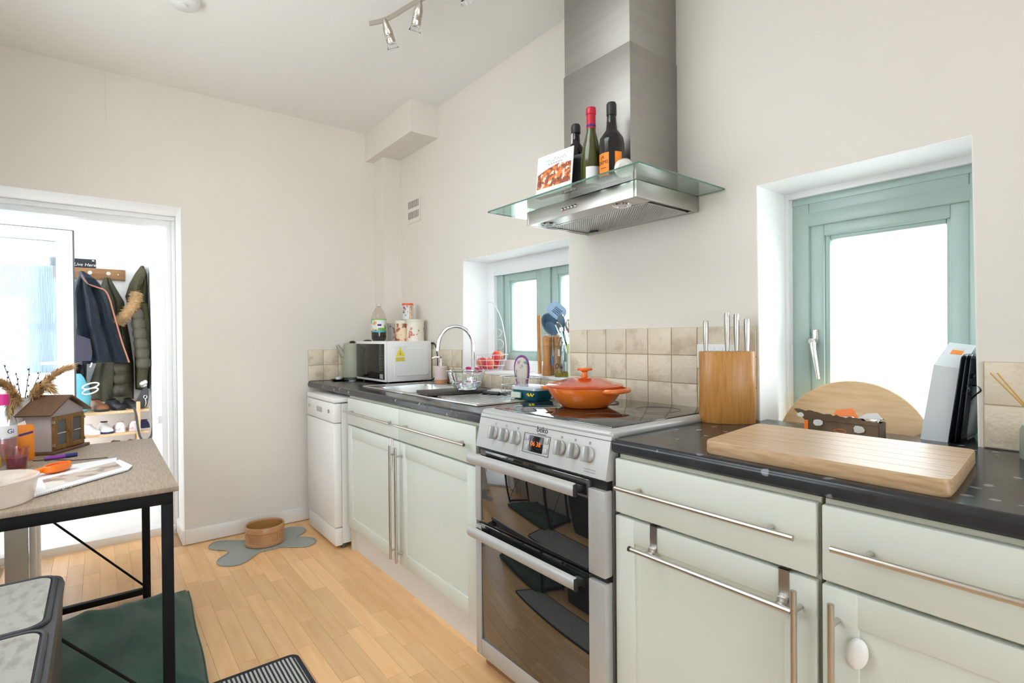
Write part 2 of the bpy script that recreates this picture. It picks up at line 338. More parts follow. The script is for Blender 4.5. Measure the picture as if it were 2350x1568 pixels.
# ------------------------------------------------------------------ mesh helpers
class MB:
    def __init__(s): s.v = []; s.f = []; s.mi = []; s.cur = 0
    def add(s, vs, fs):
        o = len(s.v); s.v += [tuple(v) for v in vs]
        for f in fs: s.f.append(tuple(i+o for i in f)); s.mi.append(s.cur)
        return s
    def mat(s, i): s.cur = i; return s
    def box(s, a, b, bev=0.0, seg=2):
        x0, x1 = sorted((a[0], b[0])); y0, y1 = sorted((a[1], b[1])); z0, z1 = sorted((a[2], b[2]))
        if bev <= 0:
            vs = [(x0,y0,z0),(x1,y0,z0),(x1,y1,z0),(x0,y1,z0),(x0,y0,z1),(x1,y0,z1),(x1,y1,z1),(x0,y1,z1)]
            return s.add(vs, [(0,3,2,1),(4,5,6,7),(0,1,5,4),(1,2,6,5),(2,3,7,6),(3,0,4,7)])
        bev = min(bev, 0.49*min(x1-x0, y1-y0, z1-z0))
        bm = bmesh.new(); bmesh.ops.create_cube(bm, size=1.0)
        for v in bm.verts: v.co = ((x0+x1)/2+v.co.x*(x1-x0), (y0+y1)/2+v.co.y*(y1-y0), (z0+z1)/2+v.co.z*(z1-z0))
        bmesh.ops.bevel(bm, geom=bm.edges[:], offset=bev, segments=seg, affect='EDGES', profile=0.5)
        bm.verts.index_update()
        s.add([v.co[:] for v in bm.verts], [[v.index for v in f.verts] for f in bm.faces]); bm.free(); return s
    def ring(s, rings, cap0=True, cap1=True, closed=False):
        n = len(rings[0]); vs = [p for r in rings for p in r]; fs = []
        m = len(rings)
        for i in range(m if closed else m-1):
            a = i*n; b = ((i+1) % m)*n
            for j in range(n):
                k = (j+1) % n; fs.append((a+j, a+k, b+k, b+j))
        if not closed:
            if cap0: fs.append(tuple(range(n-1, -1, -1)))
            if cap1: fs.append(tuple(range((m-1)*n, m*n)))
        return s.add(vs, fs)
    def lathe(s, prof, c=(0,0,0), n=28, sx=1.0, sy=1.0, closed=False):
        rings = []
        for r, z in prof:
            r = max(r, 1e-4)
            rings.append([(c[0]+sx*r*math.cos(2*PI*j/n), c[1]+sy*r*math.sin(2*PI*j/n), c[2]+z) for j in range(n)])
        return s.ring(rings, closed=closed)
    def tube(s, pts, r, n=10, closed=False, caps=True):
        P = [Vector(p) for p in pts]; m = len(P); rr = r if isinstance(r, (list, tuple)) else [r]*m
        T = []
        for i in range(m):
            if closed: t = P[(i+1) % m]-P[i-1]
            else: t = P[min(i+1, m-1)]-P[max(i-1, 0)]
            T.append(t.normalized())
        up = Vector((0,0,1)) if abs(T[0].z) < 0.9 else Vector((1,0,0))
        nrm = (up - T[0]*up.dot(T[0])).normalized(); rings = []
        for i in range(m):
            if i: nrm = (nrm - T[i]*nrm.dot(T[i])).normalized()
            bn = T[i].cross(nrm)
            rings.append([tuple(P[i]+rr[i]*(math.cos(2*PI*j/n)*nrm+math.sin(2*PI*j/n)*bn)) for j in range(n)])
        return s.ring(rings, caps, caps, closed)
    def cyl(s, p0, p1, r0, r1=None, n=20): return s.tube([p0, p1], [r0, r0 if r1 is None else r1], n)
    def prism(s, poly, h0, h1, axis='z'):
        def q(a, b, h): return (a, b, h) if axis == 'z' else ((a, h, b) if axis == 'y' else (h, a, b))
        return s.ring([[q(a, b, h0) for a, b in poly], [q(a, b, h1) for a, b in poly]])
    def ball(s, c, r, n=18, m=12, sx=1, sy=1, sz=1):
        prof = [(r*math.sin(PI*i/m), -r*math.cos(PI*i/m)*sz) for i in range(m+1)]
        return s.lathe(prof, c, n, sx, sy)
    def tf(s, mat, start=0):
        for i in range(start, len(s.v)): s.v[i] = tuple(mat @ Vector(s.v[i]))
        return s
    def mesh(s, name, mats, smooth=True, ang=35):
        me = bpy.data.meshes.new(name); me.from_pydata(s.v, [], s.f)
        mats = mats if isinstance(mats, (list, tuple)) else [mats]
        for m in mats: me.materials.append(MT[m])
        if len(mats) > 1: me.polygons.foreach_set('material_index', s.mi)
        bm = bmesh.new(); bm.from_mesh(me); bmesh.ops.recalc_face_normals(bm, faces=bm.faces); bm.to_mesh(me); bm.free()
        if smooth:
            me.polygons.foreach_set('use_smooth', [True]*len(me.polygons))
            me.set_sharp_from_angle(angle=math.radians(ang))
        me.update(); return me
    def build(s, name, mats, parent=None, label=None, smooth=True, ang=35):
        o = bpy.data.objects.new(name, s.mesh(name, mats, smooth, ang)); COL.objects.link(o)
        if parent is not None: o.parent = parent
        if label: o['label'] = label
        return o
def tag(o, label, cat, group=None):
    o['label'] = label; o['category'] = cat
    if group: o['group'] = group
    return o
def thing(name, label, cat, loc=(0,0,0), rot=(0,0,0), group=None):
    o = bpy.data.objects.new(name, None); COL.objects.link(o)
    o.empty_display_size = 0.05
    o.location = loc; o.rotation_euler = rot
    return tag(o, label, cat, group)
def solo(name, mb, mat, label, cat, loc=(0,0,0), rot=(0,0,0), group=None, ang=35):
    o = mb.build(name, mat, None, None, True, ang); o.location = loc; o.rotation_euler = rot
    return tag(o, label, cat, group)
def struct(name, mb, mat, label=None, parent=None):
    o = mb.build(name, mat, parent, label)
    if parent is None: o['kind'] = 'structure'
    return o
def stuff(o): o['kind'] = 'stuff'; return o
def child(name, me, parent, loc=(0,0,0), rot=(0,0,0)):
    o = bpy.data.objects.new(name, me); COL.objects.link(o); o.parent = parent; o.location = loc; o.rotation_euler = rot; return o
def text_geo(body, size, depth=0.0004, shear=0.0):
    cu = bpy.data.curves.new('lettering', 'FONT'); cu.body = body; cu.size = size; cu.extrude = depth; cu.shear = shear
    cu.align_x = 'CENTER'; cu.align_y = 'CENTER'; cu.resolution_u = 3
    ob = bpy.data.objects.new('lettering', cu); COL.objects.link(ob)
    dg = bpy.context.evaluated_depsgraph_get(); me = bpy.data.meshes.new_from_object(ob.evaluated_get(dg))
    vs = [v.co[:] for v in me.vertices]; fs = [tuple(p.vertices) for p in me.polygons]
    bpy.data.objects.remove(ob); bpy.data.curves.remove(cu); bpy.data.meshes.remove(me)
    return vs, fs
def text(body, size, parent, loc, rot, mat, depth=0.0004, shear=0.0, name='lettering'):
    vs, fs = text_geo(body, size, depth, shear)
    o = MB().add(vs, fs).build(name, mat, parent, None, False); o.location = loc; o.rotation_euler = rot; return o
FACE_Y = (PI/2, 0, 0)            # lettering upright, read from -y
FACE_X = (PI/2, 0, PI/2)         # lettering upright, read from +x
def rrect(x0, y0, x1, y1, r, n=6):
    pts = []
    for cx, cy_, a0 in ((x1-r, y1-r, 0), (x0+r, y1-r, 90), (x0+r, y0+r, 180), (x1-r, y0+r, 270)):
        for i in range(n+1):
            a = math.radians(a0+90*i/n); pts.append((cx+r*math.cos(a), cy_+r*math.sin(a)))
    return pts
def lerp(a, b, t): return a+(b-a)*t
def curve_pts(pts, k=5):
    """smooth curve through the given points"""
    P = [Vector(p) for p in pts]; out = []
    for i in range(len(P)-1):
        p0 = P[max(i-1, 0)]; p1 = P[i]; p2 = P[i+1]; p3 = P[min(i+2, len(P)-1)]
        for j in range(k):
            t = j/k; out.append(tuple(0.5*((2*p1)+(p2-p0)*t+(2*p0-5*p1+4*p2-p3)*t*t+(3*p1-p0-3*p2+p3)*t*t*t)))
    return out+[tuple(P[-1])]

# ================================================================== THE ROOM
ZC = 2.635
def quad_x(a, b, c, d): return [a, b, c, d]
# right wall (y = 0) with two window openings
wr = MB()
V0b, V0t, V1b, V1t = 0.952, 0.963, 1.843, 1.848
W0b, W0t, W1b, W1t = 2.718, 2.711, 3.264, 3.249
VZ0, VZ1, WZ0, WZ1 = 0.985, 1.641, 0.630, 1.674
TH = 0.34
wr.prism([(-0.34, 0), (V0b, 0), (V0b, VZ0), (V0t, VZ1), (V0t, ZC), (-0.34, ZC)], 0, TH, 'y')
wr.prism([(V0b, 0), (V1b, 0), (V1b, VZ0), (V0b, VZ0)], 0, TH, 'y')
wr.prism([(V0t, VZ1), (V1t, VZ1), (V1t, ZC), (V0t, ZC)], 0, TH, 'y')
wr.prism([(V1b, 0), (W0b, 0), (W0b, WZ0), (W0t, WZ1), (W0t, ZC), (V1t, ZC), (V1t, VZ1), (V1b, VZ0)], 0, TH, 'y')
wr.prism([(W0b, 0), (W1b, 0), (W1b, WZ0), (W0b, WZ0)], 0, TH, 'y')
wr.prism([(W0t, WZ1), (W1t, WZ1), (W1t, ZC), (W0t, ZC)], 0, TH, 'y')
wr.prism([(W1b, 0), (8.8, 0), (8.8, ZC), (W1t, ZC), (W1t, WZ1), (W1b, WZ0)], 0, TH, 'y')
wall_right = struct('wall_right', wr, 'wall', 'long kitchen wall with two recessed windows')
# bright painted linings of the two recesses
def lining(name, xa, xb, xta, xtb, z0, z1):
    m = MB()
    m.prism([(xa, z0), (xa+0.003, z0), (xta+0.003, z1-0.003), (xtb-0.003, z1-0.003), (xb-0.003, z0), (xb, z0), (xtb, z1), (xta, z1)], 0.0015, 0.19, 'y')
    return struct(name, m, 'reveal', 'white painted plaster lining of the window recess', wall_right)
lining('reveal_lining', V0b, V1b, V0t, V1t, VZ0, VZ1)
lining('reveal_lining', W0b, W1b, W0t, W1t, WZ0, WZ1)
# back wall (x = 0) with the doorway
DZ, DY0, DY1 = 1.952, -2.14, -1.302
wb = MB()
wb.box((-0.30, DY1, 0), (0, 0, ZC)); wb.box((-0.30, DY0, DZ), (0, DY1, ZC)); wb.box((-0.30, -2.45, 0), (0, DY0, ZC))
wall_back = struct('wall_back', wb, 'wall', 'cream end wall beside the doorway')
m = MB(); m.box((-0.299, DY1-0.002, 0.0), (0.0015, DY1, DZ)); m.box((-0.299, DY0, DZ-0.002), (0.0015, DY1, DZ)); m.box((-0.299, DY0, 0), (0.0015, DY0+0.002, DZ))
struct('reveal_lining', m, 'reveal', 'white painted lining of the doorway', wall_back)
XR = 8.6                                                     # unseen room, widened behind the viewpoint to even out the fill light
m = MB(); LX0, LX1, LZ0, LZ1 = 0.9, 2.5, 1.10, 2.15
m.box((-0.30, -2.45, 0), (LX0, -2.28, ZC)); m.box((LX1, -2.45, 0), (4.2, -2.28, ZC)); m.box((LX0, -2.45, 0), (LX1, -2.28, LZ0)); m.box((LX0, -2.45, LZ1), (LX1, -2.28, ZC))
struct('wall_left', m, 'wall', 'cream side wall with an added window opening for fill light')
m = MB()
for a, b in ((LX0, LX0+0.06), ((LX0+LX1)/2-0.04, (LX0+LX1)/2+0.04), (LX1-0.06, LX1)): m.box((a, -2.42, LZ0), (b, -2.36, LZ1), 0.004)
m.box((LX0, -2.42, LZ0), (LX1, -2.36, LZ0+0.06), 0.004); m.box((LX0, -2.42, LZ1-0.06), (LX1, -2.36, LZ1), 0.004)
w4 = struct('fill_window', m, 'sage', 'unseen sage window added above the table for fill light')  # added out of view to bring more sky light in
m = MB(); m.box((LX0+0.05, -2.393, LZ0+0.05), (LX1-0.05, -2.387, LZ1-0.05)); struct('pane', m, 'paneglass', None, w4)
m = MB(); m.box((4.03, -5.2, 0), (4.2, -2.45, ZC)); struct('wall_return', m, 'wall', 'return wall where the room widens behind the viewpoint')
m = MB(); m.box((4.2, -5.37, 0), (XR+0.2, -5.2, ZC)); struct('wall_far_left', m, 'wall', 'side wall of the wider part of the room')
m = MB(); RX0, RX1, RY0, RY1 = 1.60, 2.60, -2.15, -1.10       # opening for an added rooflight, out of view, that lights the floor
m.box((-0.34, -2.45, ZC), (RX0, TH, ZC+0.12)); m.box((RX1, -2.45, ZC), (4.2, TH, ZC+0.12)); m.box((RX0, -2.45, ZC), (RX1, RY0, ZC+0.12)); m.box((RX0, RY1, ZC), (RX1, TH, ZC+0.12)); m.box((4.2, -5.37, ZC), (XR+0.2, TH, ZC+0.12))
struct('ceiling', m, 'ceil', 'white plaster ceiling')
m = MB(); m.box((RX0, RY0, ZC+0.1), (RX1, RY1, ZC+0.106)); struct('fill_rooflight', m, 'paneglass', 'unseen rooflight added to light the floor')
# rear wall behind the viewpoint; glazed garden doors added to let in fill light
m = MB(); m.box((XR, -5.2, 0), (XR+0.2, -4.9, ZC)); m.box((XR, -0.3, 0), (XR+0.2, 0, ZC)); m.box((XR, -4.9, 2.35), (XR+0.2, -0.3, ZC))
struct('wall_rear', m, 'wall', 'end wall around the added garden doors')
m = MB()
for a in (-4.9, -3.37, -1.85, -0.37): m.box((XR+0.05, a, 0), (XR+0.12, a+0.07, 2.35))
m.box((XR+0.05, -4.9, 0), (XR+0.12, -0.3, 0.08)); m.box((XR+0.05, -4.9, 2.28), (XR+0.12, -0.3, 2.35))
dr = struct('fill_doors', m, 'upvc', 'unseen glazed garden doors added for fill light')
m = MB(); m.box((XR+0.08, -4.83, 0.08), (XR+0.086, -0.37, 2.28)); struct('pane', m, 'paneglass', None, dr)
# boxing in the corner, pipe boxing
m = MB(); m.box((0, -0.188, 2.44), (0.693, 0, ZC)); struct('trim_1', m, 'wall', 'plastered boxing across the corner under the ceiling')
m = MB(); m.box((0, -0.128, 1.118), (0.168, 0, 2.44)); struct('trim_2', m, 'wall', 'vertical plastered pipe boxing in the corner')
# floor: joint bed, planks, rest
m = MB(); m.box((-0.30, -2.45, -0.06), (4.2, TH, -0.004)); m.box((4.2, -5.37, -0.06), (8.8, TH, -0.004))
floor = struct('floor', m, 'floorbase', 'beech strip laminate floor')
PW = 0.0655
nrow = int((2.28-0.50)/PW)+1
plank_mesh = {}
def plank(x0, x1, y0):
    key = round(x1-x0, 3)
    if key not in plank_mesh:
        plank_mesh[key] = MB().box((0.0003, 0.0003, -0.004), (key-0.0003, PW-0.0003, 0), 0.0004, 1).mesh('plank', 'plank', False)
    child('plank', plank_mesh[key], floor, (x0, y0, 0))
lens = [0.30, 0.345, 0.39, 0.435, 0.48]
npl = 0
rest = MB()
for r in range(nrow):
    y0 = -2.28+r*PW
    x = (-0.28 if y0+PW < DY1 and y0 > DY0 else 0.0); off = random.uniform(0.1, 0.4); first = True
    while x < 2.62:
        L_ = round(off, 2) if first else random.choice(lens)
        first = False
        vis = not (y0 > -0.56) and npl < 298
        if vis: plank(x, x+L_, y0); npl += 1
        else: rest.box((x+0.0003, y0+0.0003, -0.004), (x+L_-0.0003, y0+PW-0.0003, 0))
        x += L_
    while x < 4.0:
        L_ = random.choice(lens); rest.box((x+0.0003, y0+0.0003, -0.004), (x+L_-0.0003, y0+PW-0.0003, 0)); x += L_
m = MB(); m.box((4.2, -5.2, -0.004), (8.6, 0, 0.006), 0.002); struct('bounce_carpet', m, 'carpet', 'grey carpet added out of view for a neutral light bounce')
stuff(struct('plank_field', rest, 'floorrest', None, floor))
# skirting on the back wall
m = MB(); m.box((0, DY1, 0.004), (0.014, -0.60, 0.090), 0.003); m.box((-0.28, DY1-0.014, 0.004), (0.014, DY1, 0.090), 0.003)
struct('baseboard_back', m, 'gloss_white', 'white painted skirting board beside the doorway')
m = MB(); m.box((0.0, -1.643, 2.352), (0.0025, -1.638, 2.630), 0.001); struct('plaster_ridge', m, 'wall', None, wall_back)
# doorway: inner white frame, threshold
m = MB()
m.box((-0.37, DY1-0.045, 0.047), (-0.301, DY1+0.02, DZ-0.0605)); m.box((-0.37, DY0-0.02, DZ-0.06), (-0.301, DY1+0.02, DZ+0.03)); m.box((-0.37, DY0-0.02, 0.047), (-0.301, DY0+0.03, DZ-0.0605))
m.box((-0.2985, DY1-0.020, 0.047), (-0.272, DY1-0.0025, DZ-0.029), 0.003); m.box((-0.2985, DY0+0.003, DZ-0.028), (-0.272, DY1-0.0025, DZ-0.0025), 0.003)
struct('trim_3', m, 'upvc', 'white frame set into the doorway')
m = MB(); m.box((-0.40, DY0, 0.0), (-0.28, DY1, 0.046), 0.004); struct('trim_4', m, 'gloss_white', 'pale threshold strip across the doorway')
# ---- porch beyond
PX, PYR = -2.02, -1.335
m = MB(); m.box((-2.2, -3.4, -0.06), (-0.40, -1.2, 0.04)); struct('floor_porch', m, 'porchfloor', 'pale sunlit porch floor')
m = MB(); m.box((-2.2, PYR, 0.04), (-0.36, -1.2, 2.5)); struct('wall_porch_right', m, 'reveal', 'white porch side wall')
m = MB(); m.box((-2.2, -1.96, 0.04), (PX, PYR, 2.5)); m.box((-2.2, -2.95, 2.1), (PX, -1.96, 2.5)); m.box((-2.2, -3.4, 0.04), (PX, -2.95, 2.5))
struct('wall_porch_end', m, 'reveal', 'white porch end wall behind the coats')
m = MB(); m.box((-2.2, -3.4, 0.04), (-0.36, -3.25, 1.75)); struct('wall_porch_left', m, 'reveal', 'unseen white porch wall, left open above to admit sky light')  # no window built; wall height sets how much light the porch gets
m = MB()
for x in (-2.12, -1.5, -0.9, -0.35): m.box((x-0.03, -3.4, 2.5), (x+0.03, -1.2, 2.56))
m.box((-2.2, -3.4, 2.5), (-0.3, -3.33, 2.56)); m.box((-2.2, -1.4, 2.5), (-0.3, -1.2, 2.56))
m.box((-2.2, -3.4, 2.56), (-0.3, -1.2, 2.60)); rf = struct('ceiling_porch', m, 'upvc', 'white porch roof')
# glazed white door standing in the porch
m = MB()
dx0, dx1, dya, dyb, dz0, dz1 = -1.50, -1.44, -2.62, -1.825, 0.06, 1.995
gy0, gy1, gz0, gz1 = -2.52, -1.917, 0.965, 1.912
m.box((dx0, gy1, dz0), (dx1, dyb, dz1), 0.004); m.box((dx0, dya, dz0), (dx1, gy0, dz1), 0.004)
m.box((dx0, gy0, gz1), (dx1, gy1, dz1), 0.004); m.box((dx0, gy0, dz0), (dx1, gy1, gz0), 0.004)
m.box((dx1, gy0-0.012, gz0-0.012), (dx1+0.006, gy0, gz1+0.012)); m.box((dx1, gy1, gz0-0.012), (dx1+0.006, gy1+0.012, gz1+0.012))
m.box((dx1, gy0, gz1), (dx1+0.006, gy1, gz1+0.012)); m.box((dx1, gy0, gz0-0.012), (dx1+0.006, gy1, gz0))
door2 = struct('door_2', m, 'upvc', 'white glazed porch door with streaked obscure glass')
m = MB(); m.box((-1.475, gy0, gz0), (-1.465, gy1, gz1)); struct('pane', m, 'doorglass', 'streaked pale blue obscure glass', door2)
m = MB(); m.box((dx0-0.006, dyb, dz0), (dx1-0.012, dyb+0.009, dz1), 0.001); m.box((dx0, dya, dz1), (dx1-0.012, dyb+0.009, dz1+0.008)); struct('gasket', m, 'gasket', 'dark grey edge seal', door2)
m = MB(); m.box((dx1, -1.868, 0.86), (dx1+0.010, -1.838, 1.10), 0.004); m.cyl((dx1, -1.853, 1.035), (dx1+0.05, -1.853, 1.035), 0.009)
m.tube([(dx1+0.05, -1.848, 1.035), (dx1+0.052, -1.92, 1.036), (dx1+0.05, -2.005, 1.032)], [0.010, 0.011, 0.009]); struct('handle', m, 'upvc', 'white lever handle', door2)
# added blue fence outside, seen blurred through the obscure glass
backdrop = thing('tint_backdrop', 'added blue fence blurred behind the obscure porch door glass', 'backdrop', (-3.4, -3.0, 0))
bmsh = MB().box((-0.012, 0, 0), (0.012, 0.115, 1.95), 0.002).mesh('board', 'skyblue'); bmsh2 = MB().box((-0.012, 0, 0), (0.012, 0.115, 1.95), 0.002).mesh('board', 'paleboard')
for i in range(10):  # made-up boards that tint the door glass and hold back the bright sky
    child('board', bmsh if i > 6 else bmsh2, backdrop, (0, i*0.12, 0))
for z in (0.3, 1.3): MB().box((-0.05, 0, z), (-0.0125, 1.2, z+0.08)).build('rail', 'skyblue', backdrop)

# ================================================================== WINDOWS
def member(mb, x0, x1, z0, z1, y0, y1, b=0.006): mb.box((x0, y0, z0), (x1, y1, z1), b, 2)
def frame4(mb, x0, x1, z0, z1, w, y0, y1, b=0.006, wb_=None):
    wb_ = wb_ or w
    member(mb, x0, x0+w, z0, z1, y0, y1, b); member(mb, x1-w, x1, z0, z1, y0, y1, b)
    member(mb, x0+w-0.002, x1-w+0.002, z1-w, z1, y0, y1, b); member(mb, x0+w-0.002, x1-w+0.002, z0, z0+wb_, y0, y1, b)
# window_1: single sage casement above the worktop
m = MB(); frame4(m, 2.728, 3.262, 0.632, 1.652, 0.060, 0.205, 0.27, 0.007); m.box((2.78, 0.205, 1.552), (3.21, 0.27, 1.60), 0.006)
m.box((2.728, 0.2025, 1.628), (3.258, 0.21, 1.652), 0.001)
w1 = struct('window_1', m, 'sage', 'sage green casement window above the right worktop')
m = MB(); frame4(m, 2.786, 3.204, 0.69, 1.560, 0.045, 0.214, 0.268, 0.006); frame4(m, 2.824, 3.170, 0.73, 1.522, 0.022, 0.224, 0.262, 0.008)
struct('sash', m, 'sage', None, w1)
m = MB(); m.box((2.838, 0.240, 0.74), (3.156, 0.246, 1.512)); struct('pane', m, 'paneglass', None, w1)
m = MB(); m.box((2.796, 0.206, 1.155), (2.814, 0.216, 1.205), 0.006); m.cyl((2.803, 0.216, 1.165), (2.803, 0.185, 1.165), 0.011); m.cyl((2.803, 0.187, 1.165), (2.803, 0.181, 1.165), 0.006)
m.tube([(2.803, 0.192, 1.165), (2.806, 0.188, 1.140), (2.812, 0.186, 1.11), (2.822, 0.186, 1.04)], [0.011, 0.009, 0.0075, 0.0055], 12)
struct('handle', m, 'chrome', 'chrome casement handle', w1)
m = MB(); frame4(m, 2.704, 3.28, 0.61, 1.676, 0.026, 0.185, 0.203, 0.002); m.box((2.69, 0.2, 0.60), (2.735, TH, 1.70)); m.box((3.258, 0.2, 0.60), (3.29, TH, 1.70)); m.box((2.69, 0.2, 0.6), (3.29, TH, 0.64)); m.box((2.69, 0.2, 1.65), (3.29, TH, 1.70))
struct('trim_5', m, 'upvc', 'white bead around the right window')
# window_2: two light sage casement above the sink
m = MB(); frame4(m, 1.012, 1.840, 0.985, 1.632, 0.066, 0.205, 0.27, 0.007); m.box((1.418, 0.205, 1.03), (1.492, 0.27, 1.58), 0.007)
w2 = struct('window_2', m, 'sage', 'sage green two light window above the sink')
for a, b in ((1.080, 1.416), (1.494, 1.772)):
    m = MB(); frame4(m, a, b, 1.053, 1.564, 0.046, 0.214, 0.268, 0.006); frame4(m, a+0.04, b-0.04, 1.093, 1.526, 0.02, 0.224, 0.262, 0.007)
    s_ = struct('sash', m, 'sage', None, w2)
    m = MB(); m.box((a+0.05, 0.240, 1.1), (b-0.05, 0.246, 1.52)); struct('pane', m, 'paneglass', None, w2)
m = MB(); frame4(m, 0.930, 1.870, 0.97, 1.645, 0.088, 0.185, 0.203, 0.002); m.box((0.9, 0.2, 0.97), (1.02, TH, 1.68)); m.box((1.835, 0.2, 0.97), (1.87, TH, 1.68)); m.box((0.9, 0.2, 1.628), (1.87, TH, 1.68)); m.box((0.9, 0.2, 0.95), (1.87, TH, 0.99))
struct('trim_6', m, 'upvc', 'white bead around the sink window')
m = MB(); m.box((0.950, -0.004, 0.985), (1.846, 0.204, 1.0), 0.002); struct('trim_7', m, 'gloss_white', 'white sill board of the sink window')
# tiles ------------------------------------------------------------
tile_mesh = {}
def tile(parent, a0, a1, z0, z1, wall):
    w, h = round(a1-a0, 3), round(z1-z0, 3); key = (w, h, wall); g = 0.0016
    if key not in tile_mesh:
        mb = MB()
        if wall == 'y': mb.box((g, -0.0075, g), (w-g, 0.0, h-g), 0.0022, 2)
        else: mb.box((0, g, g), (0.0075, w-g, h-g), 0.0022, 2)
        tile_mesh[key] = mb.mesh('tile', 'tile')
    j = random.uniform(-0.0006, 0.0006)
    child('tile', tile_mesh[key], parent, (a0, j, z0) if wall == 'y' else (j, a0, z0))
for c in range(8):                                    # between the windows, three rows
    for r in range(3): tile(wall_right, 1.855+c*0.1072, 1.855+(c+1)*0.1072, 0.911+r*0.1026, 0.911+(r+1)*0.1026, 'y')
for c in range(9):                                    # corner to the sink window
    for r in range(2): tile(wall_right, 0.949-(c+1)*0.1046, 0.949-c*0.1046, 0.911+r*0.1036, 0.911+(r+1)*0.1036, 'y')
for c in range(9): tile(wall_right, 0.952+c*0.0998, 0.952+(c+1)*0.0998, 0.911, 0.984, 'y')      # below the sink window
for c in range(4):                                    # right of the right window
    for r in range(2): tile(wall_right, 3.268+c*0.1072, 3.268+(c+1)*0.1072, 0.911+r*0.1036, 0.911+(r+1)*0.1036, 'y')
for c in range(6):                                    # end wall
    for r in range(2): tile(wall_back, -0.597+c*0.0995, -0.597+(c+1)*0.0995, 0.911+r*0.1036, 0.911+(r+1)*0.1036, 'x')
m = MB(); m.box((1.855, -0.0045, 0.911), (2.7126, 0, 1.218)); m.box((0.008, -0.0045, 0.911), (0.949, 0, 1.118)); m.box((0.949, -0.0045, 0.911), (1.855, 0, 0.984)); m.box((3.268, -0.0045, 0.911), (3.70, 0, 1.118)); m.box((0, -0.597, 0.911), (0.0045, 0, 1.118))
struct('grout', m, 'grout', None, wall_right)
# vent grille
vg = thing('vent_grille', 'small cream slotted air vent high on the window wall', 'vent', (0.285, 0, 1.968))
MB().box((0, -0.006, 0), (0.172, 0, 0.165), 0.002).build('plate', 'wall', vg)
m = MB()
for r in range(2):
    for i in range(11): m.box((0.012+i*0.0138, -0.0068, 0.03+r*0.072), (0.0175+i*0.0138, -0.0055, 0.078+r*0.072))
m.build('slots', 'gasket', vg)
# switch plate on tiles
sp = thing('wall_socket', 'white socket plate on the beige tiles half behind the knife block', 'socket', (2.502, -0.0075, 1.072))
MB().box((0, -0.009, 0), (0.146, 0, 0.086), 0.003).build('plate', 'white', sp)
m = MB(); m.cyl((0.010, -0.0095, 0.043), (0.010, -0.0085, 0.043), 0.0025); m.build('screw', 'gasket', sp)
m = MB(); m.box((0.055, -0.011, 0.055), (0.07, -0.008, 0.075), 0.001); m.box((0.085, -0.011, 0.055), (0.1, -0.008, 0.075), 0.001); m.build('rocker', 'white', sp)

# ================================================================== WORKTOPS
YF = -0.600
def bullnose(mb, x0, x1, y0, y1, z0=0.874, z1=0.91, r=0.014):
    pts = [(y1, z0), (y1, z1)]
    for i in range(7):
        a = math.radians(90+90*i/6); pts.append((y0+r+r*math.cos(a), z1-r+r*math.sin(a)))
    pts += [(y0, z0+0.006), (y0+0.006, z0)]
    mb.prism(pts, x0, x1, 'x')
m = MB()
SX0, SX1, SY0, SY1 = 0.775, 1.165, -0.455, -0.115          # basin hole
bullnose(m, 0.002, SX0, YF, -0.001); bullnose(m, SX1, 1.992, YF, -0.001); bullnose(m, SX0, SX1, YF, SY0); m.box((SX0, SY1, 0.874), (SX1, -0.001, 0.91))
solo('worktop', m, 'worktop', 'black flecked worktop around the sink and under the microwave', 'worktop')
m = MB(); bullnose(m, 2.618, 4.3, YF, -0.001)
solo('worktop', m, 'worktop', 'black flecked worktop right of the cooker under the big chopping board', 'worktop')

m = MB(); m.box((2.722, 0.0, 0.874), (3.26, 0.045, 0.9098)); m.box((3.118, 0.045, 0.874), (3.26, 0.184, 0.9098)); struct('trim_12', m, 'worktop', 'black flecked sill board behind the worktop in the window recess')
# ================================================================== BASE CABINETS
def bar_handle(parent, p0, p1, posts, r=0.006, stand=0.032, name='handle'):
    mb = MB(); mb.cyl(p0, p1, r, n=16)
    for p in posts: mb.cyl(p, (p[0], p[1]+stand, p[2]), r*0.85, n=12)
    return mb.build(name, 'nickel', parent, 'long brushed nickel bar handle')
def shaker(x0, x1, z0, z1, y, w=0.062):
    mb = MB(); t = 0.020
    mb.box((x0, y, z0), (x0+w, y+t, z1), 0.0025); mb.box((x1-w, y, z0), (x1, y+t, z1), 0.0025)
    mb.box((x0+w-0.003, y, z1-w), (x1-w+0.003, y+t, z1), 0.0025); mb.box((x0+w-0.003, y, z0), (x1-w+0.003, y+t, z0+w), 0.0025)
    mb.box((x0+w-0.003, y+0.006, z0+w-0.003), (x1-w+0.003, y+t-0.002, z1-w+0.003))
    return mb
YD = -0.597
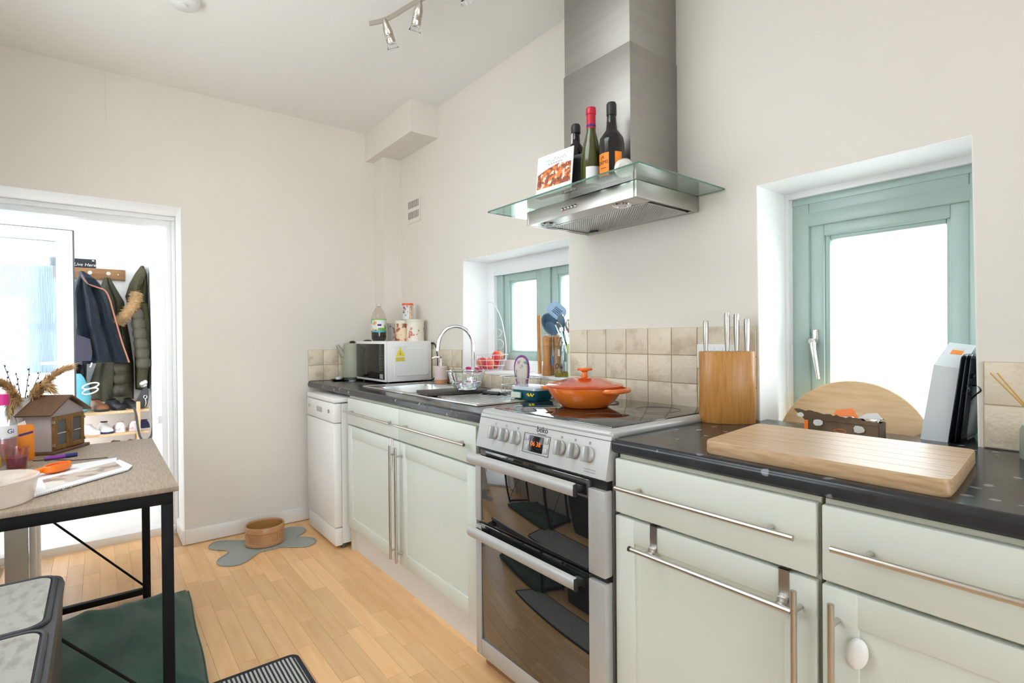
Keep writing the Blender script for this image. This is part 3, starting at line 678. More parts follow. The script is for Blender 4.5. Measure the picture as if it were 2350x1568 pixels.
def base_unit(label, x0, x1, hinge, lock=False):
    t = thing('base_cabinet', label, 'cabinet', (x0, 0, 0)); W = x1-x0
    mb = MB(); mb.box((0.001, -0.575, 0.14), (0.019, -0.02, 0.872)); mb.box((W-0.019, -0.575, 0.14), (W-0.001, -0.02, 0.872)); mb.box((0.019, -0.575, 0.14), (W-0.019, -0.02, 0.158)); mb.box((0.019, -0.032, 0.158), (W-0.019, -0.02, 0.872)); mb.box((0.019, -0.575, 0.845), (W-0.019, -0.555, 0.872)); mb.box((0.019, -0.575, 0.700), (W-0.019, -0.565, 0.722)); mb.build('carcass', 'carcass', t)
    d = MB().box((0.002, YD, 0.716), (W-0.002, YD+0.020, 0.860), 0.003).build('drawer', 'cream', t)
    bar_handle(d, (0.030, YD-0.034, 0.792), (W-0.030, YD-0.034, 0.792), [(0.085, YD-0.034, 0.792), (W-0.085, YD-0.034, 0.792)])
    dr = shaker(0.002, W-0.002, 0.140, 0.708, YD).build('door', 'cream', t)
    hx = W-0.030 if hinge == 'L' else 0.030
    bar_handle(dr, (hx, YD-0.034, 0.165), (hx, YD-0.034, 0.690), [(hx, YD-0.034, 0.205), (hx, YD-0.034, 0.650)])
    return t, dr
base_unit('cream cabinet right beside the slim dishwasher, first of the pair below the sink', 0.692, 1.330, 'L')
base_unit('cream cabinet directly left of the cooker, below the drainer', 1.330, 1.962, 'R')
c3, c3d = base_unit('cream cabinet directly right of the cooker with a towel rail on its door', 2.622, 3.128, 'L')
c4, c4d = base_unit('cream cabinet at the right edge with a white oval child lock', 3.134, 3.640, 'R')
m = MB(); n0 = 0; m.lathe([(0.001, 0), (0.027, 0), (0.029, 0.004), (0.026, 0.009), (0.020, 0.012), (0.001, 0.013)], (0, 0, 0), 28, 0.62, 1.05)
lk = m.build('child_lock', 'white', c4d, 'white oval child lock'); lk.location = (0.062, YD, 0.602); lk.rotation_euler = (PI/2, 0.25, 0)
m = MB(); m.box((0.67, -0.555, 0.0), (1.985, -0.537, 0.139)); struct('trim_8', m, 'plinth', 'white plinth board below the sink cabinets')
m = MB(); m.box((2.625, -0.555, 0.0), (4.3, -0.537, 0.139)); struct('trim_9', m, 'plinth', 'white plinth board below the right cabinets')
m = MB(); m.box((0.672, -0.575, 0.0), (0.690, -0.02, 0.872)); struct('trim_10', m, 'carcass', 'cream end panel beside the dishwasher')
m = MB(); m.box((3.642, -0.597, 0.14), (4.3, -0.02, 0.872)); solo('end_cabinet', m, 'cream', 'plain cream unit under the far end of the worktop', 'cabinet')
m = MB(); m.box((1.995, -0.585, 0.0), (2.615, -0.562, 0.055), 0.003); struct('trim_11', m, 'woodblock', 'brown wooden strip on the floor below the cooker')
# over-door towel rail
tr = thing('towel_rail', 'steel over door towel rail with black end caps', 'towel rail', (2.70, YD, 0.645))
m = MB(); m.cyl((0.0, -0.030, 0.0), (0.392, -0.030, 0.0), 0.0065, n=16); m.build('rail', 'steel', tr)
for x in (0.047, 0.365):
    m = MB(); m.box((x-0.010, -0.0018, 0.012), (x+0.010, -0.0004, 0.068)); m.box((x-0.010, -0.0018, 0.0662), (x+0.010, 0.022, 0.068))
    m.tube([(x, -0.0012, 0.014), (x, -0.006, 0.003), (x, -0.016, -0.002), (x, -0.030, -0.001)], 0.0022, 8); m.box((x-0.010, -0.012, 0.001), (x+0.010, -0.0006, 0.014), 0.003); m.box((x-0.010, -0.030, -0.004), (x+0.010, -0.010, 0.004), 0.003)
    m.build('hanger', 'steel', tr)
for x in (-0.004, 0.396): MB().cyl((x-0.004, -0.030, 0), (x+0.004, -0.030, 0), 0.0068, n=16).build('end_cap', 'black', tr)
# white ribbon looped on the first cabinet door
m = MB()
m.prism([(0, 0), (0.016, 0.002), (0.020, -0.060), (0.010, -0.150), (0.004, -0.150), (0.002, -0.06)], 0.0, 0.0015, 'y'); m.prism([(0.02, 0), (0.030, 0.0), (0.034, -0.05), (0.026, -0.08)], 0.001, 0.0025, 'y')
solo('ribbon', m, 'white', 'short white ribbon hanging over the cabinet door top below the sink', 'ribbon', (1.238, YD-0.0035, 0.713))

# ================================================================== DISHWASHER
dw = thing('dishwasher', 'slim white freestanding dishwasher in the corner', 'dishwasher', (0.160, -0.655, 0))
W = 0.478
m = MB(); m.box((0.004, 0.045, 0.03), (W-0.004, 0.60, 0.822)); m.build('body', 'appliance', dw)
m = MB(); m.box((0, 0.0, 0.828), (W, 0.60, 0.856), 0.006); m.build('top', 'appliance', dw)
m = MB(); m.box((0.002, 0.0, 0.715), (W-0.002, 0.045, 0.824), 0.006); pn = m.build('control_panel', 'appliance', dw)
m = MB(); m.box((0.19, -0.003, 0.757), (0.285, 0.01, 0.787), 0.004); m.build('handle_recess', 'cookside', pn, 'grey handle recess')
m = MB(); m.cyl((0.055, -0.006, 0.778), (0.055, 0.004, 0.778), 0.009); m.build('dial', 'cookside', pn)
m = MB(); m.box((0.385, -0.002, 0.765), (0.41, 0.004, 0.785)); m.build('indicator', 'printgrey', pn)
m = MB(); m.box((0.002, 0.0, 0.125), (W-0.002, 0.045, 0.711), 0.006); m.build('door', 'appliance', dw)
m = MB(); m.box((0.002, 0.004, 0.022), (W-0.002, 0.045, 0.121), 0.004); m.build('kick_panel', 'appliance', dw)
for x in (0.03, W-0.03):
    for y in (0.06, 0.55): MB().cyl((x, y, 0), (x, y, 0.03), 0.016, n=12).build('foot', 'gasket', dw)

# ================================================================== COOKER
ck = thing('cooker', 'silver freestanding electric cooker with double oven and black hob', 'cooker', (1.998, -0.600, 0))
W = 0.614
m = MB(); m.box((0.003, 0.010, 0.03), (W-0.003, 0.590, 0.905)); m.build('body', 'cookside', ck)
m = MB(); m.box((0, 0.004, 0.905), (W, 0.600, 0.930), 0.010, 3); m.build('hob_frame', 'silver', ck)
m = MB(); m.box((0.030, 0.040, 0.928), (W-0.030, 0.585, 0.9335), 0.002); hb = m.build('hob_surface', 'hobglass', ck, 'black ceramic glass hob')
m = MB()
for cx, cy_, r in ((0.16, 0.16, 0.075), (0.45, 0.16, 0.09), (0.16, 0.43, 0.09), (0.45, 0.43, 0.075)):
    pts = [(cx+r*math.cos(2*PI*i/40), cy_+r*math.sin(2*PI*i/40), 0.9336) for i in range(40)]; MB().tube(pts, 0.0006, 4, True).build('zone_ring', 'gasket', hb)
# slanted control panel
prof = [(0.004, 0.914), (0.000, 0.904), (-0.022, 0.800), (-0.016, 0.796), (0.03, 0.796), (0.03, 0.914)]
cp = MB().prism(prof, 0.0, W, 'x').build('control_panel', 'silver', ck)
nrm = Vector((0, -0.978, 0.207))
def onpanel(x, z): return Vector((x, lerp(-0.022, 0.0, (z-0.800)/0.104), z))
PR = (PI/2-0.2085, 0, 0)
MB().box((0.0, -0.0022, -0.0012), (W, 0.006, 0.0)).build('seam', 'gasket', cp).location = (0, 0.0, 0.9045)
kx = [0.098, 0.158, 0.220, 0.428, 0.484, 0.541]
knob_me = MB().lathe([(0.001, 0), (0.0225, 0), (0.0225, 0.006), (0.019, 0.010), (0.001, 0.010)], (0,0,0), 28).mesh('knob', 'silver')
mg = MB().box((-0.007, -0.0215, 0.006), (0.007, 0.0215, 0.027), 0.003); grip_me = mg.mesh('grip', 'cookside')
for x in kx:
    k = child('knob', knob_me, cp, onpanel(x, 0.858), PR); k['label'] = 'round silver control knob'
    child('grip', grip_me, k)
for x in kx:
    q = MB().box((-0.004, -0.004, 0.0), (0.004, 0.004, 0.0004)).build('marking', 'printgrey', cp); q.location = onpanel(x, 0.888); q.rotation_euler = PR
text('beko', 0.026, cp, onpanel(0.338, 0.897)+nrm*0.0006, PR, 'black')
q = MB().box((-0.02, -0.001, 0), (0.02, 0.001, 0.0006)).build('logo_bar', 'black', cp); q.location = onpanel(0.338, 0.884)+nrm*0.0003; q.rotation_euler = PR
dp = MB().box((-0.032, -0.025, 0), (0.032, 0.025, 0.002), 0.001).build('display', 'blackdoor', cp); dp.location = onpanel(0.318, 0.851); dp.rotation_euler = PR
text('06 38', 0.021, dp, (0, 0, 0.0024), (0, 0, 0), 'led', 0.0002, name='digits')
fr = MB()
for a, b in (((-0.062, 0.029), (0.062, 0.031)), ((-0.062, -0.031), (0.062, -0.029)), ((-0.062, -0.031), (-0.060, 0.031)), ((0.060, -0.031), (0.062, 0.031))): fr.box((a[0], a[1], 0), (b[0], b[1], 0.0012))
fr = fr.build('display_border', 'gasket', cp); fr.location = onpanel(0.318, 0.851); fr.rotation_euler = PR
for dx in (-0.046, 0.046):
    for dz in (-0.014, 0.016):
        b_ = MB().box((-0.009, -0.009, 0), (0.009, 0.009, 0.003), 0.001).build('button', 'cookside', cp); b_.location = onpanel(0.318+dx, 0.851+dz); b_.rotation_euler = PR
for k_ in range(2):
    q = MB().box((-0.022, -0.0012, 0), (0.022, 0.0012, 0.0004)).build('marking', 'printgrey', cp); q.location = onpanel(0.553, 0.818-k_*0.007); q.rotation_euler = PR
m = MB(); m.box((0.004, -0.012, 0.765), (W-0.004, 0.02, 0.797)); m.build('vent_slot', 'black', ck)
def oven_door(z0, z1, zt, bottom):
    d = MB().box((0.030, -0.024, z0), (W-0.060, 0.004, zt), 0.003).build('oven_door', 'blackgloss', ck, 'black glass oven door')
    MB().box((0.0, -0.027, z0), (0.031, 0.004, z1), 0.003).build('side_strip', 'silver', d); MB().box((W-0.061, -0.027, z0), (W, 0.004, z1), 0.003).build('side_strip', 'silver', d)
    if bottom: MB().box((0.031, -0.0268, z0), (W-0.061, 0.004, z0+bottom), 0.003).build('bottom_strip', 'silver', d)
    zh = zt-0.031; h = MB()
    ring = []
    for x in (-0.004, W-0.085): ring.append([(x, -0.052, zh-0.019), (x, -0.060, zh-0.010), (x, -0.062, zh+0.002), (x, -0.058, zh+0.014), (x, -0.050, zh+0.020), (x, -0.046, zh+0.014), (x, -0.049, zh), (x, -0.046, zh-0.012)])
    h.ring(ring); hd = h.build('handle', 'silver', d, 'curved silver bar handle')
    c = MB(); c.box((W-0.0855, -0.061, zh-0.017), (W-0.080, -0.047, zh+0.018), 0.002); c.box((W-0.11, -0.05, zh-0.008), (W-0.082, -0.024, zh+0.010), 0.002); c.box((0.008, -0.05, zh-0.008), (0.03, -0.024, zh+0.010), 0.002)
    c.build('handle_mount', 'black', hd)
oven_door(0.536, 0.770, 0.792, 0)
oven_door(0.058, 0.520, 0.530, 0.060)
m = MB(); m.box((0.004, -0.012, 0.518), (W-0.004, 0.01, 0.538)); m.build('door_gap', 'black', ck)

# ================================================================== EXTRACTOR HOOD
hd = thing('cooker_hood', 'stainless chimney cooker hood with a flat glass canopy', 'cooker hood', (1.968, 0, 1.627))
W = 0.538
m = MB(); m.box((0, -0.350, 0.0), (0.012, -0.001, 0.053), 0.002); m.box((W-0.012, -0.350, 0), (W, -0.001, 0.053), 0.002); m.box((0.0125, -0.350, 0), (W-0.0125, -0.338, 0.053), 0.001); m.box((0.0125, -0.013, 0), (W-0.0125, -0.001, 0.053), 0.001)
m.box((0.01, -0.34, 0.012), (W-0.01, -0.01, 0.053)); m.box((0.0125, -0.3375, 0.0005), (W-0.0125, -0.262, 0.006)); m.box((0.0125, -0.03, 0.0005), (W-0.0125, -0.0135, 0.006))
m.build('body', 'bodysteel', hd)
m = MB(); m.box((0.03, -0.258, 0.002), (W-0.03, -0.034, 0.008), 0.002); fp = m.build('filter_panel', 'filter', hd, 'ridged metal grease filter')
m = MB(); frame = [((0.026, -0.264), (W-0.026, -0.256)), ((0.026, -0.036), (W-0.026, -0.028)), ((0.026, -0.26), (0.034, -0.03)), ((W-0.034, -0.26), (W-0.026, -0.03))]
for a, b in frame: m.box((a[0], a[1], -0.001), (b[0], b[1], 0.006))
m.build('filter_frame', 'steel', fp)
m = MB(); m.box((0.06, -0.06, -0.004), (0.10, -0.045, 0.004), 0.002); m.build('catch', 'black', fp)
for x in (0.075, W-0.10):
    l = MB().lathe([(0.001, 0.004), (0.030, 0.004), (0.033, 0.0), (0.030, -0.004), (0.022, -0.003), (0.020, 0.002), (0.001, 0.003)], (x, -0.300, 0), 28).build('spotlight', 'chrome', hd)
    MB().lathe([(0.001, -0.002), (0.018, -0.002), (0.019, 0.001), (0.001, 0.002)], (x, -0.300, 0), 20).build('lens', 'thinclear', l)
for i in range(5): MB().lathe([(0.001, 0), (0.0065, 0), (0.006, 0.005), (0.004, 0.007), (0.001, 0.0075)], (0, 0, 0), 14).build('button', 'chrome', hd, 'small round chrome button').matrix_local = Matrix.Translation((0.205+i*0.0165, -0.350, 0.024)) @ Matrix.Rotation(PI/2, 4, 'X')
m = MB(); m.box((-0.105, -0.465, 0.054), (0.638, -0.004, 0.062), 0.0015, 1)
o = m.build('glass_canopy', ['hoodglass', 'hoodedge'], hd, 'flat greenish glass canopy')
for p in o.data.polygons:
    if abs(p.normal.z) < 0.5: p.material_index = 1
m = MB(); m.box((0.131, -0.270, 0.062), (0.451, -0.001, 0.555), 0.002); m.build('chimney_lower', 'hoodsteel', hd)
m = MB(); m.box((0.134, -0.267, 0.555), (0.448, -0.001, ZC-1.627), 0.002); m.build('chimney_upper', 'hoodsteel', hd)

# ================================================================== SINK
sk = thing('sink', 'stainless steel inset sink with ribbed drainer', 'sink', (0.655, -0.495, 0.910))
W, D = 1.165, 0.435
m = MB(); a0, a1, b0, b1 = SX0-0.655, SX1-0.655, SY0+0.495, SY1+0.495
m.box((0, 0, 0.0002), (a0, D, 0.006), 0.0028); m.box((a1, 0, 0.0002), (W, D, 0.0045), 0.002); m.box((a0-0.003, 0, 0.0002), (a1+0.003, b0, 0.006), 0.0028); m.box((a0-0.003, b1, 0.0002), (a1+0.003, D, 0.006), 0.0028)
m.tube([(0.006, 0.006, 0.004), (W-0.006, 0.006, 0.004), (W-0.006, D-0.006, 0.004), (0.006, D-0.006, 0.004)], 0.004, 8, True)
m.build('deck', 'sinksteel', sk)
bm_ = MB(); rings = []
for z, ins in ((0.003, 0.0), (-0.01, 0.004), (-0.14, 0.018), (-0.155, 0.035), (-0.158, 0.08)):
    rings.append([(x, y, z) for x, y in rrect(a0+ins, b0+ins, a1-ins, b1-ins, 0.05)])
bm_.ring(rings, False, True); bm_.build('basin', 'sinksteel', sk)
rib = MB().box((0, 0, 0), (0.010, D-0.10, 0.003), 0.0014).mesh('drainer_rib', 'sinksteel')
for i in range(15): child('drainer_rib', rib, sk, (a1+0.06+i*0.038, 0.05, 0.0042))
MB().lathe([(0.001, 0), (0.03, 0), (0.032, 0.004), (0.02, 0.003), (0.001, 0.002)], ((a0+a1)/2, (b0+b1)/2, -0.158), 20).build('drain', 'chrome', sk)
# tap
tp = thing('kitchen_tap', 'tall chrome swan neck kitchen tap behind the sink', 'tap', (1.178, -0.080, 0.9165))
m = MB(); m.lathe([(0.001, 0), (0.026, 0), (0.027, 0.006), (0.022, 0.012), (0.019, 0.05), (0.016, 0.06), (0.001, 0.062)]); m.build('base', 'chrome', tp)
pts = [(0, 0, 0.05), (0, 0, 0.15), (0, 0, 0.235)]
for i in range(1, 15):
    a = PI*i/15; s_ = 0.092*(1-math.cos(a)); pts.append((-0.40*s_, -0.92*s_, 0.235+0.100*math.sin(a)))
pts += [(-0.40*0.187, -0.92*0.187, 0.225), (-0.40*0.189, -0.92*0.189, 0.212)]
m = MB(); m.tube(pts, 0.0105, 14); m.build('spout', 'chrome', tp)
m = MB(); m.cyl((-0.40*0.189, -0.92*0.189, 0.216), (-0.40*0.190, -0.92*0.190, 0.202), 0.0125, n=16); m.build('aerator', 'chrome', tp)
for s_ in (-1, 1):
    m = MB(); m.cyl((0.018*s_, 0, 0.03), (0.050*s_, 0, 0.034), 0.008, 0.010); m.tube([(0.048*s_, 0, 0.034), (0.052*s_, -0.004, 0.056)], [0.006, 0.005], 8); m.build('lever', 'chrome', tp)

# ================================================================== ON THE HOOD GLASS (top z = 1.689)
GZ = 1.6892
def bottle_things():
    # dark bottle behind the booklet
    t = thing('wine_bottle', 'black bottle with a silver neck label behind the recipe card', 'bottle', (2.222, -0.330, GZ))
    MB().lathe([(0.001, 0), (0.033, 0), (0.036, 0.004), (0.036, 0.150), (0.030, 0.168), (0.016, 0.190), (0.0135, 0.225), (0.0135, 0.252), (0.001, 0.253)]).build('bottle', 'darkbottle', t)
    MB().lathe([(0.0145, 0.225), (0.0168, 0.226), (0.0175, 0.250), (0.014, 0.258), (0.001, 0.259)]).build('cap', 'black', t)
    m = MB(); pts = []
    for i in range(7):
        a = math.radians(-160+i*12); pts.append((a,))
    ring0 = [(0.0172*math.cos(a[0])*1.0, 0.0172*math.sin(a[0]), 0.186) for a in pts]; ring1 = [(0.0152*math.cos(a[0]), 0.0152*math.sin(a[0]), 0.242) for a in pts]
    m.add(ring0+ring1, [(i, i+1, 8+i, 7+i) for i in range(6)]); m.build('neck_label', 'cork', t)
    # olive green bottle with red cap
    t = thing('wine_bottle', 'olive green wine bottle with a red screw cap', 'bottle', (2.315, -0.350, GZ))
    MB().lathe([(0.001, 0), (0.036, 0), (0.039, 0.004), (0.039, 0.085), (0.036, 0.115), (0.026, 0.160), (0.0165, 0.195), (0.0145, 0.215), (0.0145, 0.262), (0.001, 0.262)]).build('bottle', 'olivebottle', t)
    MB().lathe([(0.0150, 0.208), (0.0158, 0.209), (0.0158, 0.255), (0.0175, 0.257), (0.0175, 0.276), (0.0160, 0.280), (0.001, 0.280)]).build('cap', 'redfoil', t)
    MB().lathe([(0.0152, 0.213), (0.0162, 0.213), (0.0162, 0.221), (0.0152, 0.221)], closed=True).build('neck_band', 'indigo', t)
    label_band(t, 0.0395, 0.012, 0.070, -75, 5, 'paper')
    # brown bottle with orange label
    t = thing('wine_bottle', 'near black bottle with bright orange labels', 'bottle', (2.402, -0.345, GZ))
    MB().lathe([(0.001, 0), (0.038, 0), (0.041, 0.004), (0.041, 0.130), (0.038, 0.150), (0.026, 0.168), (0.0185, 0.178), (0.0145, 0.225), (0.0145, 0.262), (0.001, 0.262)]).build('bottle', 'darkbottle', t)
    MB().lathe([(0.0155, 0.225), (0.0165, 0.226), (0.0165, 0.262), (0.014, 0.268), (0.001, 0.268)]).build('cap', 'black', t)
    lb = label_band(t, 0.0415, 0.020, 0.095, -125, -62, 'orangelabel'); label_band(t, 0.0415, 0.040, 0.096, -35, 0, 'orangelabel')
    for s_, z, sz in (('J.K.', 0.081, 0.014), ('DEMS', 0.064, 0.016)):
        a = math.radians(-92); curved_text(s_, sz, lb, 0.0420, a, z, 'black')
    q = MB(); arc(q, 0.0419, 0.045, 0.047, -110, -75); q.build('print_line', 'black', lb)
def arc(mb, r, z0, z1, a0, a1, n=12):
    p = [math.radians(lerp(a0, a1, i/n)) for i in range(n+1)]
    mb.add([(r*math.cos(a), r*math.sin(a), z0) for a in p]+[(r*math.cos(a), r*math.sin(a), z1) for a in p], [(i, i+1, n+2+i, n+1+i) for i in range(n)])
def label_band(parent, r, z0, z1, a0, a1, mat, name='label_wrap'):
    mb = MB(); arc(mb, r, z0, z1, a0, a1); arc(mb, r-0.0004, z0, z1, a0, a1); return mb.build(name, mat, parent)
def curved_text(s_, size, parent, r, a0, z, mat, depth=0.0002):
    vs, fs = text_geo(s_, size, depth)
    out = []
    for x, y, d in vs:
        a = a0 + x/r; rr = r+d; out.append((rr*math.cos(a), rr*math.sin(a), z+y))
    return MB().add(out, fs).build('lettering', mat, parent, None, False)
bottle_things()
# small round tin lid leaning behind the glass
t = thing('round_tin', 'small round silver tin standing on edge beside the orange label bottle', 'tin', (2.470, -0.365, GZ+0.0315), (PI/2+0.12, 0, 0.75))
MB().lathe([(0.001, -0.006), (0.030, -0.006), (0.031, 0.006), (0.028, 0.008), (0.001, 0.006)], (0, 0, 0), 28).build('tin', 'steel', t)
MB().lathe([(0.001, 0.0066), (0.024, 0.0066), (0.024, 0.0074), (0.001, 0.0076)], (0, 0, 0), 24).build('lid_disc', 'cork', t)
# recipe card
t = thing('recipe_booklet', 'white recipe booklet with a roast meat photo leaning on the hood chimney side', 'booklet', (2.205, -0.428, GZ), (-0.10, 0, 0.06))
m = MB(); m.box((-0.085, -0.002, 0.0), (0.087, 0.001, 0.148), 0.0008); m.box((-0.085, 0.0015, 0.0), (0.085, 0.022, 0.002)); m.build('cover', 'paper', t)
m = MB(); m.add([(-0.080, -0.0024, 0.028), (0.080, -0.0024, 0.028), (0.080, -0.0024, 0.098), (0.02, -0.0024, 0.104), (-0.04, -0.0024, 0.094), (-0.080, -0.0024, 0.080)], [(0, 1, 2, 3, 4, 5)]); m.build('photo', 'food', t, 'printed photo of sliced roast meat')
m = MB()
pts = [(-0.045+i*0.0045, -0.0024, 0.122+0.006*math.sin(i*1.9)+0.003*math.sin(i*0.7)) for i in range(24)]; m.tube(pts, 0.0005, 4); m.build('title', 'printgrey', t)
m = MB(); [m.box((-0.03+i*0.012, -0.0026, 0.109), (-0.022+i*0.012, -0.0023, 0.1115)) for i in range(6)]; m.build('subtitle', 'printgrey', t)
t = thing('photo_frame', 'black backed card standing just behind the white recipe booklet', 'card', (2.262, -0.392, GZ), (-0.08, 0, 0.25))
MB().box((-0.062, 0, 0), (0.060, 0.006, 0.128), 0.001).build('backing', 'black', t)
MB().box((0.054, -0.0008, 0.0), (0.060, 0.0, 0.062)).build('white_edge', 'paper', t)

# ================================================================== ON THE LEFT WORKTOP
ZW = 0.910
# microwave: front faces the room, its long side panel towards the cooker
mw = thing('microwave', 'white microwave with a black door and a yellow warning sticker', 'microwave', (0.170, -0.335, ZW))
W, D, H = 0.450, 0.315, 0.262
m = MB(); m.box((0, 0.012, 0.014), (W, D, H), 0.006); m.build('body', 'appliance', mw)
m = MB(); m.box((0, 0.0, 0.014), (W, 0.014, H), 0.006); m.build('front_frame', 'appliance', mw)
m = MB(); m.box((0.012, -0.004, 0.028), (W-0.086, 0.004, H-0.016), 0.006); dd = m.build('door', 'blackdoor', mw, 'glossy black door')
m = MB(); m.box((W-0.083, -0.004, 0.028), (W-0.012, 0.004, H-0.016), 0.004); cpn = m.build('control_panel', 'blackdoor', mw)
MB().box((W-0.070, -0.006, 0.034), (W-0.026, -0.003, 0.062), 0.002).build('open_button', 'cookside', cpn)
for r in range(6): MB().box((W-0.074, -0.0046, 0.085+r*0.018), (W-0.022, -0.0038, 0.086+r*0.018)).build('marking', 'printgrey', cpn)
# embossed side panel
m = MB(); pr = rrect(0.055, 0.045, D-0.02, H-0.045, 0.02)
m.ring([[(W-0.001, a, b) for a, b in pr], [(W+0.003, a+0.004 if a < 0.16 else a-0.004, b+0.004 if b < 0.13 else b-0.004) for a, b in pr]]); m.build('side_emboss', 'appliance', mw)
st = MB().box((W+0.0031, 0.058, 0.130), (W+0.0036, 0.135, 0.232)).build('sticker', 'paper', mw, 'warning sticker')
m = MB(); m.prism([(0.066, 0.170), (0.127, 0.170), (0.0965, 0.226)], W+0.0037, W+0.0041, 'x'); m.build('warning_triangle', 'yellow', st)
m = MB(); m.box((W+0.0037, 0.066, 0.138), (W+0.0041, 0.127, 0.163)); m.build('warning_text_block', 'yellow', st)
m = MB(); m.prism([(0.0905, 0.178), (0.1025, 0.178), (0.0965, 0.205)], W+0.0042, W+0.0044, 'x'); [m.box((W+0.0042, 0.070, 0.142+i*0.007), (W+0.0044, 0.123, 0.144+i*0.007)) for i in range(3)]; m.build('print', 'printgrey', st)
for x in (0.04, W-0.04):
    for y in (0.04, D-0.04): MB().cyl((x, y, 0), (x, y, 0.016), 0.012, n=12).build('foot', 'black', mw)
m = MB(); m.tube(curve_pts([(W-0.01, D+0.005, 0.245), (W+0.03, D+0.010, 0.235), (W+0.055, D+0.011, 0.16), (W+0.05, D+0.010, 0.07), (W+0.01, D+0.008, 0.02), (W-0.02, D+0.008, 0.01)]), 0.0035, 8); m.build('power_cable', 'black', mw)
m = MB(); m.box((W-0.01, D-0.002, 0.240), (W+0.018, D+0.012, 0.252), 0.004); m.build('cable_clip', 'black', mw)
# kettle
kt = thing('kettle', 'sage grey kettle half hidden behind the microwave', 'kettle', (0.105, -0.335, ZW))
MB().lathe([(0.001, 0), (0.066, 0), (0.070, 0.006), (0.066, 0.022), (0.001, 0.024)]).build('base', 'black', kt)
MB().lathe([(0.001, 0.022), (0.067, 0.022), (0.069, 0.030), (0.066, 0.10), (0.057, 0.235), (0.053, 0.246), (0.020, 0.250), (0.001, 0.250)]).build('body', 'kettle', kt)
m = MB(); m.tube([(-0.02, -0.050, 0.165), (-0.03, -0.075, 0.205), (-0.036, -0.090, 0.238)], [0.022, 0.016, 0.010], 12); m.build('spout', 'kettle', kt)
m = MB(); m.lathe([(0.001, 0), (0.018, 0), (0.02, 0.008), (0.012, 0.014), (0.001, 0.015)], (0, 0, 0.250)); m.build('lid_knob', 'black', kt)
# saucer with white pot
t = thing('saucer', 'small black saucer with a white tealight cup in the corner', 'saucer', (0.085, -0.425, ZW))
MB().lathe([(0.001, 0), (0.03, 0), (0.046, 0.008), (0.048, 0.011), (0.03, 0.005), (0.001, 0.004)]).build('dish', 'black', t)
MB().lathe([(0.001, 0.004), (0.017, 0.004), (0.019, 0.024), (0.016, 0.025), (0.014, 0.008), (0.001, 0.008)]).build('cup', 'white', t)
m = MB(); m.lathe([(0.001, 0), (0.022, 0), (0.023, 0.006), (0.001, 0.008)])
solo('jar_lid', m, 'cookside', 'small grey jar lid lying in front of the microwave', 'lid', (0.20, -0.375, ZW))
m = MB(); m.lathe([(0.001, 0), (0.026, 0), (0.027, 0.005), (0.012, 0.010), (0.001, 0.011)])
solo('bottle_cap', m, 'black', 'flat black lid on the front corner of the microwave top', 'lid', (0.205, -0.270, ZW+H))
# on top of the microwave
zt = ZW+H
sb = thing('squash_bottle', 'large clear bottle of dark squash with a fruit label on the microwave', 'bottle', (0.330, -0.245, zt))
MB().lathe([(0.001, 0), (0.038, 0.0), (0.046, 0.012), (0.0485, 0.03), (0.0485, 0.130), (0.046, 0.155), (0.034, 0.192), (0.018, 0.218), (0.0135, 0.226), (0.0135, 0.240), (0.001, 0.241)]).build('bottle', 'pet', sb)
MB().lathe([(0.001, 0.002), (0.036, 0.002), (0.0445, 0.013), (0.0470, 0.03), (0.0470, 0.060), (0.001, 0.060)]).build('squash', 'squash', sb)
lb = MB().lathe([(0.0487, 0.060), (0.0490, 0.060), (0.0490, 0.142), (0.0487, 0.142)], closed=True).build('label_wrap', 'squashlabel', sb)
MB().lathe([(0.0491, 0.137), (0.0494, 0.137), (0.0494, 0.144), (0.0491, 0.144)], closed=True).build('label_stripe', 'limegreen', lb); MB().lathe([(0.0491, 0.058), (0.0494, 0.058), (0.0494, 0.068), (0.0491, 0.068)], closed=True).build('label_stripe', 'aqua', lb)
lb2 = MB(); arc(lb2, 0.0495, 0.085, 0.134, -38, 20); lb2.build('label_panel', 'paper', lb); lb3 = MB(); arc(lb3, 0.0498, 0.098, 0.110, -34, -5); lb3.build('label_panel', 'indigo', lb)
MB().lathe([(0.014, 0.226), (0.0165, 0.227), (0.0165, 0.246), (0.014, 0.248), (0.001, 0.248)]).build('cap', 'cork', sb)
def tin(label, loc, r, h, mat, lidmat='tinlid'):
    t = thing('storage_tin', label, 'tin', loc)
    MB().lathe([(0.001, 0), (r, 0), (r, h-0.018), (0.001, h-0.018)], (0,0,0), 32).build('body', mat, t)
    MB().lathe([(0.001, h-0.020), (r+0.0018, h-0.020), (r+0.0018, h-0.001), (r-0.001, h), (0.001, h)], (0,0,0), 32).build('lid', lidmat, t)
tin('lilac patterned tin nearest the squash bottle', (0.290, -0.115, zt), 0.048, 0.118, 'tinA', 'tinA')
tin('tin with a red brown bird, middle of the three on the microwave', (0.430, -0.128, zt), 0.047, 0.132, 'tinB')
tin('large cream floral tin at the back right of the microwave', (0.510, -0.075, zt), 0.056, 0.138, 'tinC')
sc_ = thing('snack_can', 'tall printed can with a red orange lid on top of the tins', 'can', (0.455, -0.100, zt+0.138))
MB().lathe([(0.001, 0), (0.034, 0), (0.034, 0.095), (0.001, 0.095)]).build('body', 'grenadecan', sc_)
q = MB(); arc(q, 0.0345, 0.004, 0.093, -25, -14); q.build('white_stripe', 'paper', sc_); q = MB(); arc(q, 0.0344, 0.004, 0.093, -14, 25); q.build('brown_print', 'tinB', sc_)
MB().lathe([(0.0345, 0.092), (0.036, 0.092), (0.036, 0.104), (0.034, 0.106), (0.001, 0.106)]).build('lid', 'redlid', sc_)
